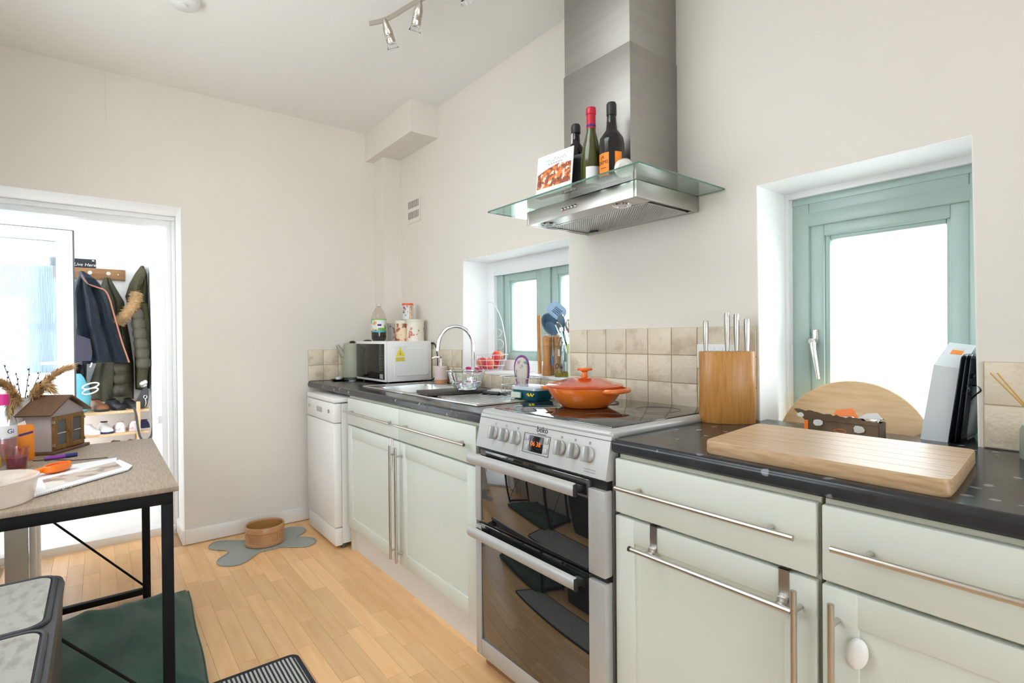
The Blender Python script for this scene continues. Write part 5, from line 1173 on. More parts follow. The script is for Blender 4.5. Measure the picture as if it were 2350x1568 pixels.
# ================================================================== TABLE
TX0, TX1, TY0, TY1, TZ = 0.575, 1.620, -2.10, -1.490, 0.730
tb = thing('dining_table', 'narrow dining table with greyed oak top and black steel frame', 'table', (TX0, TY0, 0))
TL, TWd = TX1-TX0, TY1-TY0
m = MB(); m.box((0, 0, TZ-0.016), (TL, TWd, TZ), 0.002); m.build('tabletop', 'tabletop', tb, 'grey brown wood effect top')
m = MB(); z1 = TZ-0.0163; z0 = z1-0.036
for a, b in (((0.0425, 0.012), (TL-0.0355, 0.042)), ((0.0425, TWd-0.045), (TL-0.0355, TWd-0.015)), ((0.012, 0.012), (0.042, TWd-0.015)), ((TL-0.035, 0.012), (TL-0.005, TWd-0.015))): m.box((a[0], a[1], z0), (b[0], b[1], z1), 0.001)
m.build('top_frame', 'matblack', tb)
lg = MB().box((-0.015, -0.015, 0), (0.015, 0.015, z0-0.0002), 0.001).mesh('leg', 'matblack')
for x in (0.027, TL-0.020):
    for y in (0.027, TWd-0.030): child('leg', lg, tb, (x, y, 0))
for x in (0.027, TL-0.020):
    MB().box((x-0.013, 0.03, 0.018), (x+0.013, TWd-0.035, 0.044), 0.001).build('floor_rail', 'matblack', tb)
    MB().cyl((x, 0.035, z0), (x, TWd-0.040, 0.055), 0.0045, n=8).build('cross_brace', 'matblack', tb)
# low stool glimpsed under the table
t = thing('low_stool', 'low white stool with a beige side panel seen under the table', 'stool', (0.06, -2.16, 0))
MB().box((0.0, 0.0, 0.40), (0.26, 0.25, 0.425), 0.003).build('seat', 'gloss_white', t)
for x, y in ((0.02, 0.02), (0.24, 0.02), (0.02, 0.23), (0.24, 0.23)): MB().cyl((x, y, 0), (x, y, 0.40), 0.013, n=12).build('leg', 'gloss_white', t)
MB().box((0.235, 0.135, 0.06), (0.247, 0.215, 0.39), 0.002).build('side_panel', 'cork', t)
# ---- things on the table
hs = thing('house_ornament', 'small house shaped cabinet with brown roof and two little glazed doors', 'ornament', (0.757, -1.836, TZ+0.0004), (0, 0, math.radians(148.3)))
hw, hdp, he, hp = 0.198, 0.108, 0.166, 0.222
m = MB(); m.prism([(0.006, 0.012), (hw-0.006, 0.012), (hw-0.006, he), (hw/2, hp-0.004), (0.006, he)], 0.006, hdp, 'y'); m.build('body', 'housegrey', hs)
MB().box((-0.008, -0.012, 0), (hw+0.008, hdp+0.006, 0.012), 0.002).build('base', 'houseroof', hs)
for s_ in (0, 1):
    m = MB(); A = (-0.018 if not s_ else hw+0.018, he-0.010); B = (hw/2, hp+0.004); nx, nz = (-(B[1]-A[1]), B[0]-A[0]); l_ = math.hypot(nx, nz); nx, nz = nx/l_*0.007, nz/l_*0.007
    if s_: nx, nz = -nx, -nz
    m.prism([A, B, (B[0]+nx, B[1]+abs(nz)), (A[0]+nx, A[1]+abs(nz))], -0.012, hdp+0.012, 'y'); m.build('roof', 'houseroof', hs)
for s_ in (0, 1):
    x0 = 0.012+s_*0.0875; x1 = x0+0.0865; w = 0.019; m = MB()
    m.box((x0, -0.003, 0.014), (x0+w, 0.008, 0.150), 0.001); m.box((x1-w, -0.003, 0.014), (x1, 0.008, 0.150), 0.001); m.box((x0+w, -0.003, 0.134), (x1-w, 0.008, 0.150), 0.001); m.box((x0+w, -0.003, 0.014), (x1-w, 0.008, 0.034), 0.001)
    d = m.build('door', 'houseoak', hs); MB().box((x0+w, 0.001, 0.034), (x1-w, 0.003, 0.134)).build('pane', 'smokeglass', d)
    MB().box((x0+w, -0.001, 0.078), (x1-w, 0.002, 0.081)).build('glazing_bar', 'cork', d)
    for z in (0.035, 0.128): MB().box((x0-0.004 if not s_ else x1-0.001, -0.005, z-0.006), (x0+0.001 if not s_ else x1+0.004, 0.004, z+0.006)).build('hinge', 'nickel', d)
m = MB(); m.cyl((hw/2-0.006, -0.003, 0.083), (hw/2-0.006, -0.010, 0.083), 0.006); m.box((hw/2-0.008, -0.008, 0.080), (hw/2+0.02, -0.004, 0.085)); m.build('latch', 'houseoak', hs)
ox = thing('orange_box', 'orange carton with an indigo stripe next to the house ornament', 'carton', (0.806, -1.912, TZ+0.0004), (0, 0, 0.28))
MB().box((-0.018, -0.026, 0), (0.018, 0.026, 0.134), 0.0015).build('carton', 'orangebox', ox)
m = MB(); m.prism([(-0.020, 0.094), (0.022, 0.103), (0.022, 0.112), (-0.020, 0.103)], 0.0181, 0.0186, 'x'); m.build('stripe', 'indigo', ox)
m = MB(); m.prism([(-0.022, 0.134), (0.010, 0.134), (0.006, 0.150), (-0.012, 0.142)], -0.018, -0.0172, 'x'); m.build('open_flap', 'paper', ox)
vs_ = thing('vase', 'matt off white vase of dried grasses at the back of the table', 'vase', (0.622, -1.930, TZ+0.0004))
MB().lathe([(0.001, 0), (0.034, 0), (0.040, 0.01), (0.042, 0.09), (0.038, 0.16), (0.029, 0.21), (0.026, 0.225), (0.024, 0.225), (0.026, 0.21), (0.034, 0.16), (0.001, 0.02)]).build('body', 'vase', vs_)
def plume(label, tip, bend, n, seed):
    rnd = random.Random(seed)
    t = thing('pampas_stem', label, 'dried grass', (0.622, -1.930, TZ+0.030), (0, 0, 0), 'dried grasses in the vase')
    T_ = Vector(tip); B_ = Vector(bend); pts = [Vector((0, 0, 0))*(1-s)**2 + B_*2*s*(1-s) + T_*s*s for s in [i/14 for i in range(15)]]
    MB().tube([tuple(p) for p in pts], [0.0022*(1-0.06*i) for i in range(15)], 6).build('stem', 'pampas', t)
    m = MB()
    for k in range(n):
        s = rnd.uniform(0.42, 1.0); i = min(13, int(s*14)); p = pts[i].lerp(pts[i+1], s*14-i); d = (pts[i+1]-pts[i]).normalized()
        side = Vector((rnd.gauss(0, 1), rnd.gauss(0, 1), rnd.gauss(0, 0.8))).normalized()
        e = p + d*rnd.uniform(0.01, 0.05) + side*rnd.uniform(0.010, 0.048)*(1.2-0.75*s) + Vector((0, 0, -rnd.uniform(0, 0.022)))
        q = d.cross(side).normalized()*0.0018; md = p.lerp(e, 0.5)+Vector((0, 0, 0.006))
        m.add([p, md+q, e, md-q], [(0, 1, 2, 3)])
    stuff(m.build('plume', 'pampas', t, 'feathery tan seed head', False))
plume('dried pampas plume arching to the right above the house ornament', (0.0, 0.132, 0.308), (0.0, 0.030, 0.265), 1500, 1)
plume('dried pampas plume drooping to the left out of the vase', (0.03, -0.075, 0.245), (0.0, -0.025, 0.31), 1300, 2)
plume('short dried pampas tuft drooping over the vase front', (0.075, -0.030, 0.160), (0.03, -0.015, 0.30), 900, 3)
plume('short dried pampas tuft close to the house ornament roof', (0.02, 0.075, 0.235), (0.01, 0.02, 0.28), 900, 4)
for k, (tip, lab) in enumerate((((0.0, -0.055, 0.335), 'dark twig leaning left in the vase'), ((0.01, -0.018, 0.300), 'shortest dark twig in the middle of the vase'), ((0.0, 0.022, 0.318), 'upright dark twig right of the vase middle'), ((0.0, 0.055, 0.300), 'dark budded twig leaning right in the vase'))):
    t = thing('twig', lab, 'twig', (0.622, -1.930, TZ+0.030), (0, 0, 0), 'dark twigs in the vase')
    MB().tube([(0, 0, 0), (tip[0]*0.4, tip[1]*0.3, 0.19), tip], [0.0022, 0.0018, 0.001], 6).build('stem', 'twig', t)
    m = MB()
    for i in range(6):
        f = 0.60+0.07*i; m.ball((tip[0]*f, tip[1]*f*0.95+0.002*(-1)**i, tip[2]*f+0.01), 0.0026, 8, 5, 1, 1, 1.8)
    m.build('buds', 'twig', t)
gn = thing('gin_bottle', 'clear square shouldered bottle with a magenta cap at the left edge of the table', 'bottle', (0.865, -1.966, TZ+0.0004))
MB().lathe([(0.001, 0), (0.038, 0), (0.041, 0.004), (0.041, 0.150), (0.036, 0.172), (0.019, 0.190), (0.0165, 0.200), (0.0165, 0.225), (0.001, 0.226)]).build('bottle', 'thinclear', gn)
MB().lathe([(0.001, 0.004), (0.0385, 0.004), (0.0385, 0.100), (0.001, 0.100)]).build('liquid', 'pinkliquid', gn)
lb = label_band(gn, 0.0414, 0.105, 0.148, -75, 85, 'paper'); curved_text('Gi', 0.024, lb, 0.0418, math.radians(38), 0.126, 'bluepen')
MB().lathe([(0.0168, 0.222), (0.020, 0.222), (0.020, 0.262), (0.001, 0.263)]).build('cap', 'magenta', gn)
cn = thing('candle', 'berry candle in a flared clear glass', 'candle', (0.990, -1.918, TZ+0.0004))
MB().lathe([(0.001, 0), (0.026, 0), (0.028, 0.003), (0.035, 0.078), (0.033, 0.078), (0.026, 0.006), (0.001, 0.005)]).build('glass', 'candleglass', cn)
MB().lathe([(0.001, 0.0055), (0.0255, 0.0065), (0.0290, 0.044), (0.001, 0.044)]).build('wax', 'berry', cn)
m = MB(); m.lathe([(0.001, 0), (0.024, 0), (0.026, 0.004), (0.026, 0.06), (0.020, 0.075), (0.001, 0.076)])
t = thing('small_jar', 'small clear jar with a yellow label left of the candle', 'jar', (0.975, -1.985, TZ+0.0004)); m.build('jar', 'thinclear', t)
label_band(t, 0.0264, 0.012, 0.048, -80, 90, 'yellow')
# papers, calendar, pens
t = thing('paper_sheets', 'loose white letters under the spiral calendar', 'papers', (0, 0, 0))
def sheet(pts, z, th=0.0006):
    m = MB(); m.prism(pts, z, z+th, 'z'); return m
s1 = sheet([(1.000, -1.632), (1.160, -1.640), (1.330, -1.850), (1.150, -1.955), (1.085, -1.930)], TZ+0.0004, 0.002).build('sheet', 'paper', t)
m = MB()
for i in range(6): a = 0.008*i; m.box((1.075+a, -1.905+a*2, TZ+0.0025), (1.082+a, -1.82, TZ+0.0028))
m.build('print_line', 'printgrey', s1)
m = MB(); m.lathe([(0.001, 0), (0.010, 0), (0.010, 0.0003), (0.001, 0.0003)], (1.185, -1.895, TZ+0.0025), 20); m.build('print_spot', 'black', s1)
ca = thing('wall_calendar', 'spiral bound calendar lying open across the table', 'calendar', (0, 0, 0))
pg = sheet([(1.075, -1.625), (1.225, -1.592), (1.286, -1.606), (1.300, -1.622), (1.500, -1.835), (1.250, -1.850)], TZ+0.0028, 0.004).build('page', 'paper', ca)
sheet([(1.110, -1.640), (1.235, -1.622), (1.425, -1.812), (1.275, -1.832)], TZ+0.007, 0.0003).build('photo', 'magprint', pg)
m = MB(); A = Vector((1.302, -1.618, TZ+0.006)); B = Vector((1.500, -1.832, TZ+0.006)); nn = 46
m.tube([tuple(A.lerp(B, i/(nn*6))+Vector((0.0035*math.cos(2*PI*i/6), 0.0, 0.0035*math.sin(2*PI*i/6)))) for i in range(nn*6)], 0.0005, 4); m.build('spiral', 'steelwire', ca)
m = MB(); m.tube([(1.430, -1.752, TZ+0.005), (1.448, -1.755, TZ+0.003), (1.456, -1.770, TZ+0.003), (1.446, -1.778, TZ+0.004)], 0.0012, 6); m.build('hanger', 'steelwire', ca)
og = thing('orange_peeler', 'orange looped hand tool with red pad on the papers', 'tool', (1.150, -1.800, TZ+0.0085), (0, 0, 2.45))
m = MB(); ell = [(0.050*math.cos(2*PI*i/32), 0.026*math.sin(2*PI*i/32)) for i in range(32)]
m.ring([[(a*s_, b*s_, z) for a, b in ell] for s_, z in ((0.9, 0.0), (1.0, 0.004), (1.0, 0.020), (0.92, 0.024), (0.84, 0.022), (0.82, 0.010), (0.3, 0.008))]); m.build('ring', 'brightorange', og)
MB().lathe([(0.001, 0.018), (0.030, 0.019), (0.040, 0.015), (0.001, 0.010)], (0,0,0), 28, 1.0, 0.5).build('pad', 'redorange', og)
m = MB(); m.tube([(-0.040, 0.012, 0.012), (-0.075, 0.012, 0.012), (-0.125, 0.0, 0.006)], [0.010, 0.008, 0.006], 10); m.build('stem', 'brightorange', og)
def pen(label, a, b, r, mats):
    d = Vector(b)-Vector(a); t = thing('marker_pen', label, 'pen', a, (0, 0, 0), 'marker pens')
    MB().cyl((0, 0, r), tuple(d*0.62+Vector((0, 0, r))), r, n=14).build('barrel', mats[0], t); MB().cyl(tuple(d*0.62+Vector((0, 0, r))), tuple(d+Vector((0, 0, r))), r*1.08, n=14).build('cap', mats[1], t)
pen('violet and dark blue marker pen in front of the house ornament', (0.880, -1.850, TZ+0.0004), (0.852, -1.755, TZ+0.0004), 0.0075, ('violet', 'bluepen'))
m = MB(); m.tube([(0.86, -1.885, TZ+0.003), (0.90, -1.83, TZ+0.006), (0.955, -1.765, TZ+0.003), (0.99, -1.70, TZ+0.006), (1.0, -1.66, TZ+0.006)], 0.0016, 6)
solo('cable', m, 'black', 'thin black cable trailing across the papers', 'cable')
pb = thing('plastic_tub', 'frosted plastic tub of cotton wool at the front left of the table', 'tub', (1.500, -1.940, TZ+0.0004))
MB().lathe([(0.001, 0), (0.098, 0), (0.104, 0.004), (0.116, 0.066), (0.119, 0.068), (0.118, 0.072), (0.114, 0.072), (0.101, 0.006), (0.001, 0.005)], (0,0,0), 44).build('tub', 'frost', pb)
m = MB(); rnd = random.Random(5)
cw = []
for i in range(8): a = rnd.uniform(0, 2*PI); q = rnd.uniform(0.0, 0.062); m.ball((q*math.cos(a), q*math.sin(a), 0.034), 0.028, 12, 8, 1.1, 1, 0.9)
stuff(m.build('cotton_wool', 'cotton', pb))
m = MB(); m.tube([(1.215, -1.985, TZ+0.004), (1.235, -1.955, TZ+0.045), (1.255, -1.930, TZ+0.035), (1.265, -1.920, TZ+0.004)], 0.0035, 8)
solo('white_cable', m, 'white', 'white charging cable looped at the left edge of the table', 'cable')

# ================================================================== LOWER LEFT BIN
bn = thing('recycling_bin', 'charcoal box with two speckled stone lid panels in front of the table', 'bin', (1.80, -2.26, 0))
m = MB(); rr = [[(x, y, z) for x, y in rrect(e, e, 0.66-e, 0.505-e, 0.045)] for z, e in ((0.0, 0.03), (0.01, 0.022), (0.56, 0.004), (0.585, 0.0), (0.598, 0.004))]
m.ring(rr); m.build('body', 'charcoal', bn)
for x0, x1 in ((0.018, 0.318), (0.330, 0.642)):
    rim = rrect(x0, 0.018, x1, 0.487, 0.035); m = MB(); m.tube([(x, y, 0.600) for x, y in rim], 0.0055, 8, True); lid = m.build('lid_rim', 'charcoal', bn)
    m = MB(); m.prism(rrect(x0+0.008, 0.026, x1-0.008, 0.479, 0.028), 0.597, 0.603, 'z'); m.build('lid_panel', 'stonepanel', bn, 'speckled grey stone effect panel')

# ================================================================== FLOOR THINGS
def cushion():
    t = thing('dog_bed', 'dark green canvas dog mattress on the floor under the table', 'dog bed', (0, 0, 0))
    x0, x1, y0, y1 = 0.735, 1.570, -2.20, -1.372; nx, ny = 70, 70; vs = []; top = {}
    def zt_(i, j):
        u, v = i/nx, j/ny; e = min(u, 1-u, v, 1-v); base = 0.030+0.044*min(1, e*9)**0.5
        w = 0.0065*math.sin(24*(0.35*u-v)+3*math.sin(5*u)+1.3)+0.011*abs(math.sin(19*(0.3*u-v)+2.5*math.sin(4*u+1)))**5+0.003*math.sin(17*u+9*v)
        return base+w*min(1, e*14)
    def xy(i, j):
        u, v = i/nx, j/ny
        return lerp(x0, x1, u)+0.004*math.sin(9*v), lerp(y0, y1, v)-0.035*u*v+0.002*math.sin(11*u)*v
    m = MB(); 
    for i in range(nx+1):
        for j in range(ny+1): x, y = xy(i, j); vs.append((x, y, zt_(i, j)))
    n1 = len(vs)
    for i in range(nx+1):
        for j in range(ny+1): x, y = xy(i, j); vs.append((x, y, 0.011))
    fs = []; k = ny+1
    for i in range(nx):
        for j in range(ny): a = i*k+j; fs += [(a, a+k, a+k+1, a+1), (n1+a, n1+a+1, n1+a+k+1, n1+a+k)]
    for i in range(nx):
        for j in (0, ny): a = i*k+j; fs.append((a, a+k, n1+a+k, n1+a))
    for j in range(ny):
        for i in (0, nx): a = i*k+j; fs.append((a, a+1, n1+a+1, n1+a))
    m.add(vs, fs); m.build('cover', 'greencloth', t, None, True, 80)
    m = MB(); loop = []
    for i in range(nx+1): x, y = xy(i, ny); loop.append((x, y+0.001, 0.030))
    m.tube(loop, 0.004, 6); m.build('piping', 'greencloth', t)
cushion()
rg_ = thing('floor_rug', 'dark grey ribbed runner rug with pale stripes', 'rug', (2.10, -1.335, 0.0))
m = MB(); m.box((-0.584, -0.214, 0.0003), (0.606, 0.214, 0.007), 0.002); m.build('pile', 'rug', rg_)
m = MB()
m.tube([(x, y, 0.0048) for x, y in rrect(-0.592, -0.222, 0.612, 0.222, 0.03)], 0.0045, 8, True); m.tube([(x, y, 0.0048) for x, y in rrect(-0.584, -0.214, 0.606, 0.214, 0.022)], 0.0045, 8, True); m.build('binding', 'rugedge', rg_)
# bone mat + water bowl
def bone():
    circs = [((0.142, -1.115), 0.088), ((0.402, -1.105), 0.098), ((0.180, -0.775), 0.092), ((0.395, -0.775), 0.088)]
    c0 = Vector((0.268, -0.945)); pts = []
    def inside(p):
        for c, r in circs:
            if (p-Vector(c)).length < r: return True
        return abs(p.x-(0.275)) < 0.112 and -1.125 < p.y < -0.765
    for k in range(110):
        a = 2*PI*k/110; d = Vector((math.cos(a), math.sin(a))); r = 0.02
        while inside(c0+d*r): r += 0.002
        pts.append(c0+d*r)
    n = len(pts)
    for _ in range(3): pts = [(pts[i-1]+pts[i]*2+pts[(i+1) % n])/4 for i in range(n)]
    return [(p.x, p.y) for p in pts]
bp_ = bone()
bmx = thing('bone_mat', 'grey green bone shaped feeding mat on the floor', 'mat', (0, 0, 0))
m = MB(); m.prism(bp_, 0.0004, 0.0035, 'z'); m.build('mat', 'bonemat', bmx)
m = MB(); m.tube([(x, y, 0.0042) for x, y in bp_], 0.0038, 8, True); m.build('raised_rim', 'bonemat', bmx)
wb_ = thing('dog_bowl', 'brown stoneware dog bowl lettered WATER on the bone mat', 'dog bowl', (0.252, -0.930, 0.0036))
MB().lathe([(0.001, 0.0), (0.098, 0.0), (0.106, 0.004), (0.106, 0.018), (0.1035, 0.020), (0.1035, 0.074), (0.106, 0.077), (0.106, 0.104), (0.103, 0.109), (0.099, 0.109), (0.096, 0.104), (0.094, 0.02), (0.088, 0.013), (0.001, 0.012)], (0,0,0), 56).build('bowl', 'stoneware', wb_)
MB().lathe([(0.0955, 0.100), (0.0935, 0.021), (0.0875, 0.0137), (0.001, 0.0127), (0.001, 0.0132), (0.0865, 0.0142), (0.0928, 0.022), (0.0948, 0.100)], (0,0,0), 48, closed=True).build('glaze', 'stonewarein', wb_)
curved_text('WATER', 0.060, wb_, 0.1036, math.radians(-14), 0.047, 'stoneware', 0.0022)

# ================================================================== PORCH
CX = PX
cr = thing('coat_rack', 'rustic wooden peg board on the porch wall', 'coat rack', (CX, -1.497, 1.700))
MB().box((0, -0.47, 0), (0.022, 0.0, 0.092), 0.003).build('board', 'oak', cr)
for y in (-0.36, -0.235, -0.115): MB().lathe([(0.001, 0), (0.009, 0), (0.010, 0.02), (0.015, 0.024), (0.015, 0.03), (0.001, 0.032)]).build('peg', 'cork', cr).matrix_local = Matrix.Translation((0.022, y, 0.052)) @ Matrix.Rotation(PI/2, 4, 'Y')
MB().cyl((0.0215, -0.05, 0.050), (0.0225, -0.05, 0.050), 0.004, n=10).build('screw', 'chrome', cr)
sg = thing('slate_sign', 'small black sign ending in Live Here above the coat board', 'sign', (CX, -1.693, 1.796))
MB().box((0.0, -0.30, 0), (0.010, 0.0, 0.070), 0.001).build('plaque', 'chalk', sg)
text('Live Here', 0.036, sg, (0.0104, -0.072, 0.022), FACE_X, 'paper', 0.0004, 0.25)
m = MB(); m.ball((0.011, -0.018, 0.058), 0.007, 10, 6, 0.3, 1.3, 0.8); m.build('paw_print', 'cork', sg)
def drape(rows, xb, nf=3.0, amp=0.2, seed=0, n=22, sub=4):
    rnd = random.Random(seed); ph = rnd.uniform(0, 6)
    R = []
    for i in range(len(rows)-1):
        for k in range(sub):
            t_ = k/sub; R.append(tuple(lerp(a, b, t_) for a, b in zip(rows[i], rows[i+1])))
    R.append(rows[-1]); m = MB(); rings = []
    for q, (z, y0, y1, bl) in enumerate(R):
        ring = []
        for i in range(n+1):
            s_ = i/n; f = math.sin(PI*s_)**0.55
            ring.append((xb+0.006+bl*f*(1+amp*math.sin(2*PI*nf*s_+ph+0.9*math.sin(z*5))+0.3*amp*math.sin(2*PI*nf*2.3*s_+z*9)), lerp(y0, y1, s_), z+0.006*math.sin(7*s_+ph)*(1 if q in (len(R)-1,) else 0)))
        for i in range(7): s_ = 1-i/6; ring.append((xb, lerp(y0, y1, s_), z))
        rings.append(ring)
    m.ring(rings); return m
# moss coat at the right, behind
t = thing('hooded_coat', 'moss green hooded coat hanging furthest right in the porch', 'coat', (0, 0, 0))
drape([(1.838, -1.388, -1.366, 0.03), (1.774, -1.427, -1.345, 0.09), (1.680, -1.470, -1.340, 0.12), (1.568, -1.500, -1.339, 0.11), (1.42, -1.467, -1.339, 0.10), (1.31, -1.45, -1.339, 0.11), (1.12, -1.44, -1.339, 0.12), (0.97, -1.44, -1.339, 0.12), (0.86, -1.44, -1.339, 0.12), (0.768, -1.438, -1.339, 0.10)], CX+0.0015, 2.2, 0.22, 3).build('body', 'olive2', t)
m = MB(); m.tube([(CX+0.13, -1.385, 1.50), (CX+0.17, -1.372, 1.30), (CX+0.19, -1.375, 1.10), (CX+0.18, -1.395, 0.90), (CX+0.17, -1.40, 0.80)], [0.035, 0.042, 0.040, 0.038, 0.036], 14); m.build('sleeve', 'olive2', t)
m = MB(); m.tube([(CX+0.10, -1.415, 1.66), (CX+0.14, -1.395, 1.74), (CX+0.13, -1.378, 1.80)], [0.025, 0.032, 0.020], 12); m.build('hood_fold', 'olive2', t)
# long parka with fur hood and quilted body
t = thing('parka', 'khaki quilted parka with a tan fur hood trim, middle of the hanging coats', 'coat', (0, 0, 0))
drape([(1.715, -1.645, -1.600, 0.05), (1.63, -1.667, -1.56, 0.09), (1.52, -1.674, -1.507, 0.11), (1.40, -1.66, -1.50, 0.11), (1.2, -1.66, -1.47, 0.11), (1.0, -1.70, -1.45, 0.11), (0.84, -1.745, -1.447, 0.11), (0.69, -1.745, -1.45, 0.10)], CX+0.0235, 2.6, 0.18, 8).build('body', 'olive', t)
m = MB(); pts, rad = [], []
for i in range(49):
    s_ = i/48; pts.append((CX+0.205+0.02*math.sin(PI*s_), lerp(-1.435, -1.385, s_), lerp(1.45, 0.965, s_))); rad.append((0.046+0.008*s_)*(0.80+0.22*abs(math.sin(PI*s_*6))**0.5))
m.tube(pts, rad, 18); m.build('quilted_sleeve', 'puffer', t)
rings = []; m = MB()
for i in range(31):
    s_ = i/30; z = lerp(1.02, 0.70, s_); bl = 0.128+0.036*abs(math.sin(PI*s_*3.5))**0.5; rings.append([(CX+0.03+bl*math.sin(PI*k/12)**0.5 if k <= 12 else CX+0.03, lerp(-1.625, -1.458, (k if k <= 12 else 0)/12) if k <= 12 else lerp(-1.458, -1.625, (k-12)/4), z-0.02*s_*math.sin(PI*(k if k <= 12 else 0)/12)) for k in range(16)])
m.ring(rings); m.build('quilted_hem', 'puffer', t)
m = MB(); rnd = random.Random(11); path = [Vector(p) for p in ((CX+0.20, -1.430, 1.59), (CX+0.23, -1.440, 1.52), (CX+0.25, -1.475, 1.45), (CX+0.24, -1.520, 1.39), (CX+0.22, -1.555, 1.335))]
m.tube([tuple(p) for p in path], [0.02, 0.032, 0.034, 0.032, 0.02], 10)
for k in range(1500):
    s_ = rnd.uniform(0, 3.999); i = int(s_); p = path[i].lerp(path[i+1], s_-i); d = (path[i+1]-path[i]).normalized(); a = Vector((rnd.gauss(0, 1), rnd.gauss(0, 1), rnd.gauss(0, 1))); a = (a-d*a.dot(d)).normalized()
    b = p+a*0.026; e = b+a*rnd.uniform(0.012, 0.030)+Vector((0.0, rnd.gauss(0, 0.008), -rnd.uniform(0, 0.014))); q = d*0.0022; m.add([b-q, b+q, e], [(0, 1, 2)])
stuff(m.build('fur_trim', 'fur', t, 'shaggy tan fur hood trim', False))
# navy fleece jacket
t = thing('fleece_jacket', 'navy fleece jacket with copper piping and mauve lining nearest the glazed door', 'jacket', (0, 0, 0))
nv = [(1.737, -1.800, -1.755, 0.05), (1.687, -1.815, -1.705, 0.09), (1.636, -1.835, -1.662, 0.12), (1.567, -1.855, -1.615, 0.14), (1.48, -1.865, -1.582, 0.15), (1.34, -1.87, -1.553, 0.15), (1.20, -1.875, -1.522, 0.15), (1.075, -1.875, -1.495, 0.15), (1.012, -1.875, -1.477, 0.14)]
drape(nv, CX+0.155, 3.2, 0.22, 5).build('body', 'navy', t)
edge = [(-1.785, 1.738, 0.10), (-1.775, 1.70, 0.15), (-1.748, 1.645, 0.185), (-1.690, 1.612, 0.20), (-1.640, 1.590, 0.20), (-1.612, 1.53, 0.19), (-1.592, 1.44, 0.185), (-1.566, 1.32, 0.185), (-1.535, 1.18, 0.185), (-1.502, 1.06, 0.18), (-1.490, 1.015, 0.175)]
m = MB(); m.tube(curve_pts([(CX+0.125+x, y, z) for y, z, x in edge], 4), 0.0055, 8); m.build('piping', 'piping', t, 'copper pink edge piping')
m = MB(); rr = []
m.prism([(-1.875, 1.245), (-1.80, 1.235), (-1.735, 1.205), (-1.722, 1.10), (-1.730, 1.035), (-1.875, 1.035)], CX+0.285, CX+0.322, 'x'); m.build('lining', 'mauve', t, 'mauve inner lining')
m = MB(); m.ring([[(CX+0.12+x, y, z) for x, y, z in r] for r in ([(0.10, -1.80, 1.735), (0.14, -1.785, 1.74), (0.15, -1.765, 1.735), (0.10, -1.76, 1.735)], [(0.10, -1.79, 1.68), (0.20, -1.765, 1.69), (0.20, -1.70, 1.675), (0.10, -1.69, 1.68)], [(0.10, -1.76, 1.62), (0.205, -1.74, 1.638), (0.205, -1.655, 1.605), (0.10, -1.65, 1.62)])]); m.build('collar', 'navy', t)
m = MB(); m.cyl((CX+0.325, -1.726, 1.02), (CX+0.328, -1.735, 0.985), 0.006, n=8); m.build('zip_pull', 'chrome', t)
# dark trousers behind
t = thing('dark_coat', 'dark grey green coat hem hanging lowest behind the fleece', 'coat', (0, 0, 0))
drape([(1.02, -1.90, -1.76, 0.10), (0.88, -1.90, -1.765, 0.10), (0.76, -1.89, -1.76, 0.09)], CX+0.004, 2, 0.2, 9).build('body', 'darkleather', t)
# shoe rack
sr = thing('shoe_rack', 'pale pine shoe rack below the coats', 'shoe rack', (-1.99, -1.90, 0.041))
for z in (0.585, 0.412, 0.235):
    for i, x in enumerate((0.09, 0.16, 0.23, 0.30, 0.365)):
        MB().box((x-0.014, 0.0, z-0.010), (x+0.014, 0.535, z+0.010), 0.002).build('slat', 'pine', sr)
for y in (0.012, 0.462):
    for x in (0.075, 0.385): MB().box((x-0.013, y-0.013, 0), (x+0.013, y+0.013, 0.66), 0.002).build('post', 'pine', sr)
def shoe(label, loc, rz, mats, L_=0.24, group=None):
    t = thing('shoe', label, 'shoe', loc, (0, 0, rz), group)
    k = L_/0.24; st_ = [(-0.118, 0.026, 0.030), (-0.105, 0.034, 0.068), (-0.06, 0.036, 0.070), (-0.015, 0.036, 0.062), (0.03, 0.040, 0.048), (0.08, 0.044, 0.036), (0.108, 0.034, 0.028), (0.121, 0.014, 0.018)]
    m = MB(); rr = []
    for x, w, h in st_: rr.append([(x*k, w*k*math.cos(a), 0.016*k+h*k*max(0, math.sin(a))) if math.sin(a) >= -0.01 else (x*k, w*k*math.cos(a), 0.014*k) for a in [2*PI*i/16 for i in range(16)]])
    m.ring(rr); m.build('upper', mats[0], t)
    m = MB(); m.ring([[(x*k, s_*w*k, z) for x, w, h in st_ for s_ in (1,)]+[(x*k, -w*k, z) for x, w, h in reversed(st_)] for z in (0.0, 0.016*k)]); m.build('sole', mats[1], t)
    m = MB(); m.lathe([(0.001, 0), (0.024*k, 0), (0.026*k, 0.004), (0.001, 0.006)], (-0.055*k, 0, 0.078*k), 18, 1.5, 1.0); m.build('collar', mats[2], t)
    m = MB(); [m.box((0.0+i*0.014*k, -0.016*k, 0.066*k-i*0.005*k), (0.005*k+i*0.014*k, 0.016*k, 0.073*k-i*0.005*k), 0.001) for i in range(4)]; m.build('laces', mats[3], t)
Z1, Z2, Z3 = 0.041+0.596, 0.041+0.423, 0.041+0.246
shoe('tan leather shoe at the left end of the top rack shelf', (-1.755, -1.695, Z1), 0.35, ('tan', 'darkleather', 'darkleather', 'tan'), 0.26)
shoe('black leather shoe in the middle of the top rack shelf', (-1.760, -1.585, Z1), 0.35, ('darkleather', 'black', 'black', 'black'), 0.24)
shoe('black flat shoe at the right of the top rack shelf', (-1.79, -1.480, Z1), 0.35, ('darkleather', 'greybag', 'black', 'black'), 0.22)
